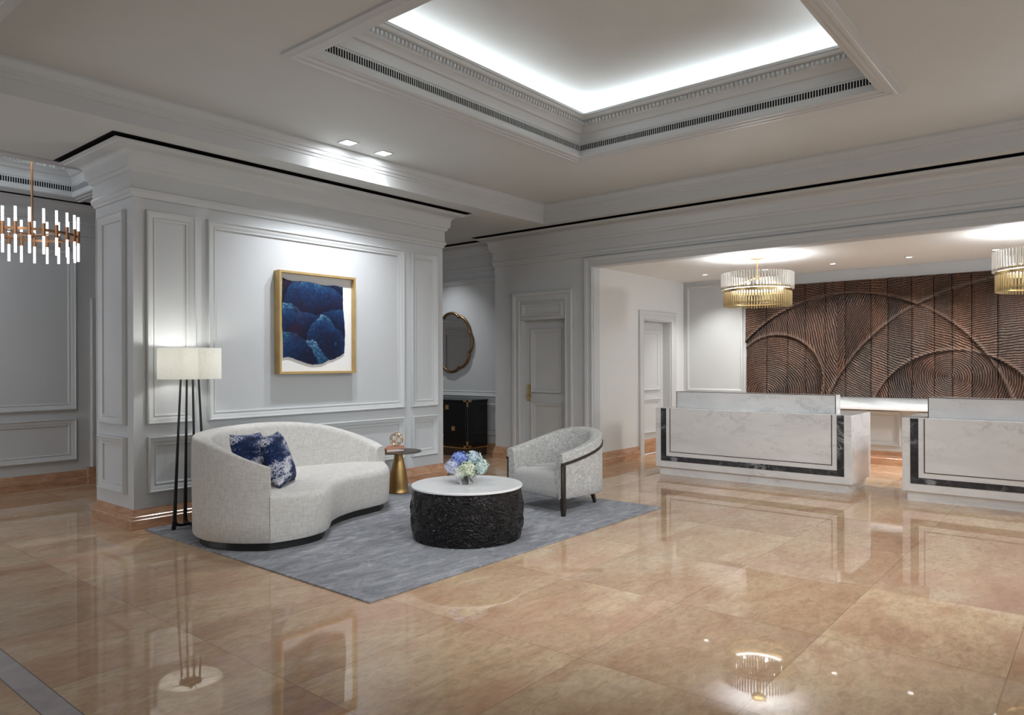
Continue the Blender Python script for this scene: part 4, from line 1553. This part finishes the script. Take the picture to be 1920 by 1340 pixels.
# walking from the right arm (-y) round the back keeps the seat on the left
shell(full[::-1], 0.150, 0.045, 0.02, 6).build('tub_back', CHAIRF, parent=ac, local=True, smooth=50)
seat_o = []
for x, y in ((-0.385, -0.285), (0.08, -0.285), (0.235, -0.225), (0.30, -0.10)):
    seat_o.append((x, y))
seat_o += [(x, -y) for x, y in seat_o[::-1]]
so = []
for i in range(len(seat_o)):
    a, b = np.array(seat_o[i]), np.array(seat_o[(i + 1) % len(seat_o)])
    for q in range(5):
        so.append(tuple(a + (b - a) * q / 5))
cushion_body(so, 0.158, 0.398, 0.065, 0.004).build('seat', CHAIRS, parent=ac, local=True, smooth=50)
strip_top = [(x, y, z - 0.095) for x, y, z, t in full]
cp = catmull([(x, y, z) for x, y, z in strip_top], 5)
nn = normals2([(p[0], p[1]) for p in cp], False)
m = MB()
ring = []
for p, q in zip(cp, nn):
    q = q / np.hypot(*q)
    # right normal of this direction points out of the chair when walking from +y to -y
    ring.append([(p[0] + q[0] * o, p[1] + q[1] * o, p[2] + h) for o, h in ((-0.006, -0.013), (0.011, -0.013), (0.011, 0.013), (-0.006, 0.013))])
vs = [v for r in ring for v in r]
fs = [(i * 4 + t, i * 4 + (t + 1) % 4, (i + 1) * 4 + (t + 1) % 4, (i + 1) * 4 + t) for i in range(len(ring) - 1) for t in range(4)] + [(0, 1, 2, 3), tuple(len(vs) - 4 + t for t in (3, 2, 1, 0))]
m.add(vs, fs)
m.build('wood_rail', ESPRESSO, parent=ac, local=True)
for s in (1, -1):
    m = MB()
    y0, y1 = sorted((s * 0.345, s * (0.375 if s < 0 else 0.3675)))
    m.box(-0.392, -0.356, y0, y1, 0.10, 0.487)
    m.box(-0.394, -0.352, min(s * 0.336, s * 0.379), max(s * 0.336, s * 0.379), 0.075, 0.165)
    zt = [(-0.394, 0.336), (-0.352, 0.336), (-0.352, 0.379), (-0.394, 0.379)]
    zb_ = [(-0.387, 0.342), (-0.359, 0.342), (-0.359, 0.373), (-0.387, 0.373)]
    m.add([(x, s * y, 0.0) for x, y in zb_] + [(x, s * y, 0.08) for x, y in zt], [(0, 1, 2, 3), (4, 5, 6, 7)] + [(i, (i + 1) % 4, 4 + (i + 1) % 4, 4 + i) for i in range(4)])
    m.build('leg', ESPRESSO, parent=ac, local=True)
    m = MB()
    m.tube([(0.342, s * 0.145, 0.006), (0.285, s * 0.14, 0.17)], [0.017, 0.027], 4, square=(0, 1, 0))
    m.build('leg', ESPRESSO, parent=ac, local=True)

# ------------------------------------------------------------------ floor lamp
LX, LY = 3.018, 6.125
fl_lamp = thing('floor_lamp', 'floor lamp with four black legs and white drum shade behind the sofa', 'floor lamp', (LX, LY, ZG), rz=0.0)
m = MB()
R_, z0, z1 = 0.255, 1.282, 1.548
m.lathe([(R_, z0), (R_, z1), (R_ - 0.003, z1), (R_ - 0.003, z0), (R_, z0)], n=72, cap=False)
shd = m.build('lamp_shade', SHADE, parent=fl_lamp, local=True, smooth=40)
th0 = math.atan2(r0.y, r0.x)
for k in range(4):
    a = th0 + math.radians(24.3 + 18 + 180) + k * PI / 2
    c_, s_ = math.cos(a), math.sin(a)
    path = [(0.0, 0.034, 0.011), (0.080, 0.032, 0.012), (0.110, 0.040, 0.014), (0.124, 0.060, 0.0145), (0.128, 0.090, 0.0145), (0.115, 0.40, 0.012), (0.095, 0.85, 0.009), (0.073, 1.31, 0.0075)]
    m = MB()
    m.tube([(r * c_, r * s_, z) for r, z, w in path], [w * 1.25 for r, z, w in path], 4, square=(-s_, c_, 0))
    m.add([((r) * c_ - w * s_, r * s_ + w * c_, z) for z, r0_, r1_, ww in ((0.0, 0.122, 0.152, 0.011), (0.075, 0.113, 0.144, 0.012)) for r, w in ((r0_, -ww), (r1_, -ww), (r1_, ww), (r0_, ww))],
          [(0, 1, 2, 3), (4, 5, 6, 7)] + [(i, (i + 1) % 4, 4 + (i + 1) % 4, 4 + i) for i in range(4)])
    m.build('leg', BLACKM, parent=fl_lamp, local=True)
m = MB()
for k in range(2):
    a = th0 + math.radians(42.3) + k * PI / 2
    m.tube([(-(R_ - 0.002) * math.cos(a), -(R_ - 0.002) * math.sin(a), 1.31), ((R_ - 0.002) * math.cos(a), (R_ - 0.002) * math.sin(a), 1.31)], 0.0035, 6)
m.lathe([(0.09, 1.302), (0.09, 1.312), (0.0, 1.312)], n=24, cap=False)
m.lathe([(0.018, 1.312), (0.018, 1.36), (0.0, 1.36)], n=16, cap=False)
m.build('shade_support', BLACKM, parent=fl_lamp, local=True)
m = MB()
m.sphere((0, 0, 1.405), 0.032, 14, 10, (1, 1, 1.35))
m.build('bulb', BULB_MAT, parent=fl_lamp, local=True, smooth=60)
lamp('floor_lamp_light', 'POINT', (LX, LY, ZG + 1.475), LAMP_W, (1.0, 0.97, 0.91), size=0.05)

# ------------------------------------------------------------------ framed painting
AX0, AX1, AZ0, AZ1, AYF = 4.045, 4.988, 1.320, 2.360, 6.357
pic = thing('framed_painting', 'blue abstract painting with ragged edges in a gold frame', 'painting', ((AX0 + AX1) / 2, BY0, AZ0))
fwd = 0.022
f = plane_y(BY0)
m = MB()
dep = BY0 - AYF
m.sweep([(AX0, AZ0), (AX1, AZ0), (AX1, AZ1), (AX0, AZ1)], [(0, 0.001), (0, dep), (0.022, dep), (0.024, dep - 0.004), (0.024, 0.001)], True, f)
m.build('frame', GOLDLEAF, parent=pic)
m = MB()
m.prism([(AX0 + 0.02, AZ0 + 0.02), (AX1 - 0.02, AZ0 + 0.02), (AX1 - 0.02, AZ1 - 0.02), (AX0 + 0.02, AZ1 - 0.02)], 0.036, 0.044, f)
m.build('mat_board', MAT_WHITE, parent=pic)
rnd = random.Random(3)
# ragged sheet outline, measured on the picture
key = [(0.068, 0.93), (0.115, 0.915), (0.20, 0.905), (0.31, 0.915), (0.45, 0.905), (0.60, 0.893), (0.72, 0.900), (0.845, 0.893), (0.848, 0.80), (0.852, 0.66), (0.868, 0.52), (0.878, 0.42), (0.872, 0.30), (0.862, 0.205),
       (0.80, 0.175), (0.72, 0.145), (0.665, 0.132), (0.655, 0.142), (0.62, 0.120), (0.56, 0.098), (0.45, 0.090), (0.38, 0.098), (0.30, 0.122), (0.20, 0.148), (0.13, 0.166), (0.070, 0.160), (0.066, 0.40), (0.060, 0.60), (0.065, 0.80)]
poly = []
for (a, b), (a2, b2) in zip(key, key[1:] + key[:1]):
    for q in range(4):
        poly.append((AX0 + (a + (a2 - a) * q / 4 + rnd.uniform(-.003, .003)) * (AX1 - AX0), AZ0 + (b + (b2 - b) * q / 4 + rnd.uniform(-.003, .003)) * (AZ1 - AZ0)))
m = MB()
m.prism(poly[::-1], 0.052, 0.055, f)
m.build('painted_sheet', ART, parent=pic)

# ------------------------------------------------------------------ mirror
MY, MZ, MR = 8.275, 1.762, 0.458
mir = thing('scalloped_mirror', 'round scalloped mirror with thin bronze frame on the niche wall', 'mirror', (XN, MY, MZ))


def scal(a, r):
    # eight shallow lobes with a notch between them
    t = (a / (2 * PI) * 8 + 0.5) % 1.0 * 2 - 1
    return r * (0.925 + 0.085 * math.sqrt(max(0, 1 - t * t)))


pts = [(MY + scal(2 * PI * i / 160, MR) * math.cos(2 * PI * i / 160), MZ + scal(2 * PI * i / 160, MR) * 1.03 * math.sin(2 * PI * i / 160)) for i in range(160)]
m = MB()
m.tube([(XN - 0.028, y, z) for y, z in pts], 0.024, 8, closed=True)
m.build('frame', plain('mirror_bronze', (0.20, 0.12, 0.06, 1), 0.35, 0.8, var=0.15, scale=8), parent=mir, smooth=50)
m = MB()
m.prism(pts, 0.006, 0.024, plane_x(XN))
m.build('mirror_plate', MIRROR, parent=mir)

# ------------------------------------------------------------------ black cabinet
KX0, KX1, KY0, KY1, KZ = 7.945, 8.41, 7.47, 8.62, 0.862
cab = thing('lacquer_cabinet', 'black lacquer cabinet with brass corners standing below the mirror', 'cabinet', (8.19, 8.04, 0))
m = MB()
m.box(KX0 + 0.012, KX1, KY0 + 0.012, KY1 - 0.012, 0.14, KZ - 0.03)
body = m.build('cabinet_body', LACQ, parent=cab, bevel=0.004)
m = MB()
m.box(KX0, KX1, KY0, KY1, KZ - 0.03, KZ)
m.build('cabinet_top', LACQ, parent=cab, bevel=0.004)
m = MB()
m.box(KX0 + 0.03, KX1, KY0 + 0.03, KY1 - 0.03, 0.0, 0.12)
m.build('plinth', BRONZE_DARK, parent=cab)
m = MB()
m.sweep([(KX1, KY0 + 0.002), (KX0 + 0.002, KY0 + 0.002), (KX0 + 0.002, KY1 - 0.002), (KX1, KY1 - 0.002)][::-1], [(0, 0.12), (0.012, 0.12), (0.012, 0.14), (0, 0.14)], closed=False)
m.build('brass_band', BRASS, parent=cab)
for (y, z, s) in ((KY0, 0.14, 1), (KY0, KZ, -1), (KY1, 0.14, 1), (KY1, KZ, -1)):
    m = MB()
    t_ = 1 if y == KY0 else -1
    a0, a1 = sorted((y - 0.004 * t_, y + 0.085 * t_))
    z0_, z1_ = sorted((z, z + s * 0.03))
    m.box(KX0 - 0.004, KX0 + 0.012, a0, a1, z0_, z1_)
    b0, b1 = sorted((y - 0.004 * t_, y + 0.022 * t_))
    z2, z3 = sorted((z, z + s * 0.10))
    m.box(KX0 - 0.004, KX0 + 0.012, b0, b1, z2, z3)
    c0, c1 = sorted((y - 0.004 * t_, y + 0.012 * t_))
    m.box(KX0 - 0.004, KX0 + 0.085, c0, c1, z0_, z1_)
    m.build('corner_bracket', BRASS, parent=cab)
for i, (y0, y1) in enumerate(((KY0 + 0.04, (KY0 + KY1) / 2 - 0.005), ((KY0 + KY1) / 2 + 0.005, KY1 - 0.04))):
    m = MB()
    m.box(KX0 + 0.002, KX0 + 0.013, y0, y1, 0.16, KZ - 0.05)
    dr = m.build('door', LACQ, parent=cab, bevel=0.002)
    m = MB()
    for z in (0.30, 0.70):
        yy = y1 - 0.03 if i == 0 else y0 + 0.03
        m.box(KX0 - 0.004, KX0 + 0.003, yy - 0.022, yy + 0.022, z - 0.022, z + 0.022)
    m.build('hinge_plate', BRASS, parent=dr)
    for ym, zm in ((KY0 + 0.435, 0.744), (KY0 + 0.30, 0.421)):
        yy = ym if i == 0 else KY0 + KY1 - ym
        m = MB()
        m.box(KX0 - 0.004, KX0 + 0.003, yy - 0.034, yy + 0.034, zm - 0.034, zm + 0.034)
        m.tube([(KX0 - 0.010, yy + 0.020 * math.cos(2 * PI * q / 16), zm - 0.006 + 0.020 * math.sin(2 * PI * q / 16)) for q in range(16)], 0.003, 6, closed=True)
        m.build('brass_plate', BRASS, parent=dr)

lamp('niche_downlight_beam', 'SPOT', (7.70, 8.35, ZS - 0.02), 60.0, (0.95, 0.97, 1.0), (8.35, 8.0, 0.5), 0.05, 84, 1.0)
lamp('far_room_downlight_beam', 'SPOT', (1.55, 7.36, ZS - 0.02), 60.0, (0.96, 0.96, 1.0), (2.2, 8.8, 0.6), 0.40, 120, 1.0)

# pillows last so that they rest on the finished seat
pillow('blue patterned pillow on the seat, front one with large white patches', (3.335, 5.265, 0.640), (math.radians(-20), math.radians(0), math.radians(41)))
pillow('blue patterned pillow tucked behind the sofa arm, rear of the two', (3.215, 5.46, 0.640), (math.radians(-20), math.radians(3), math.radians(27)))
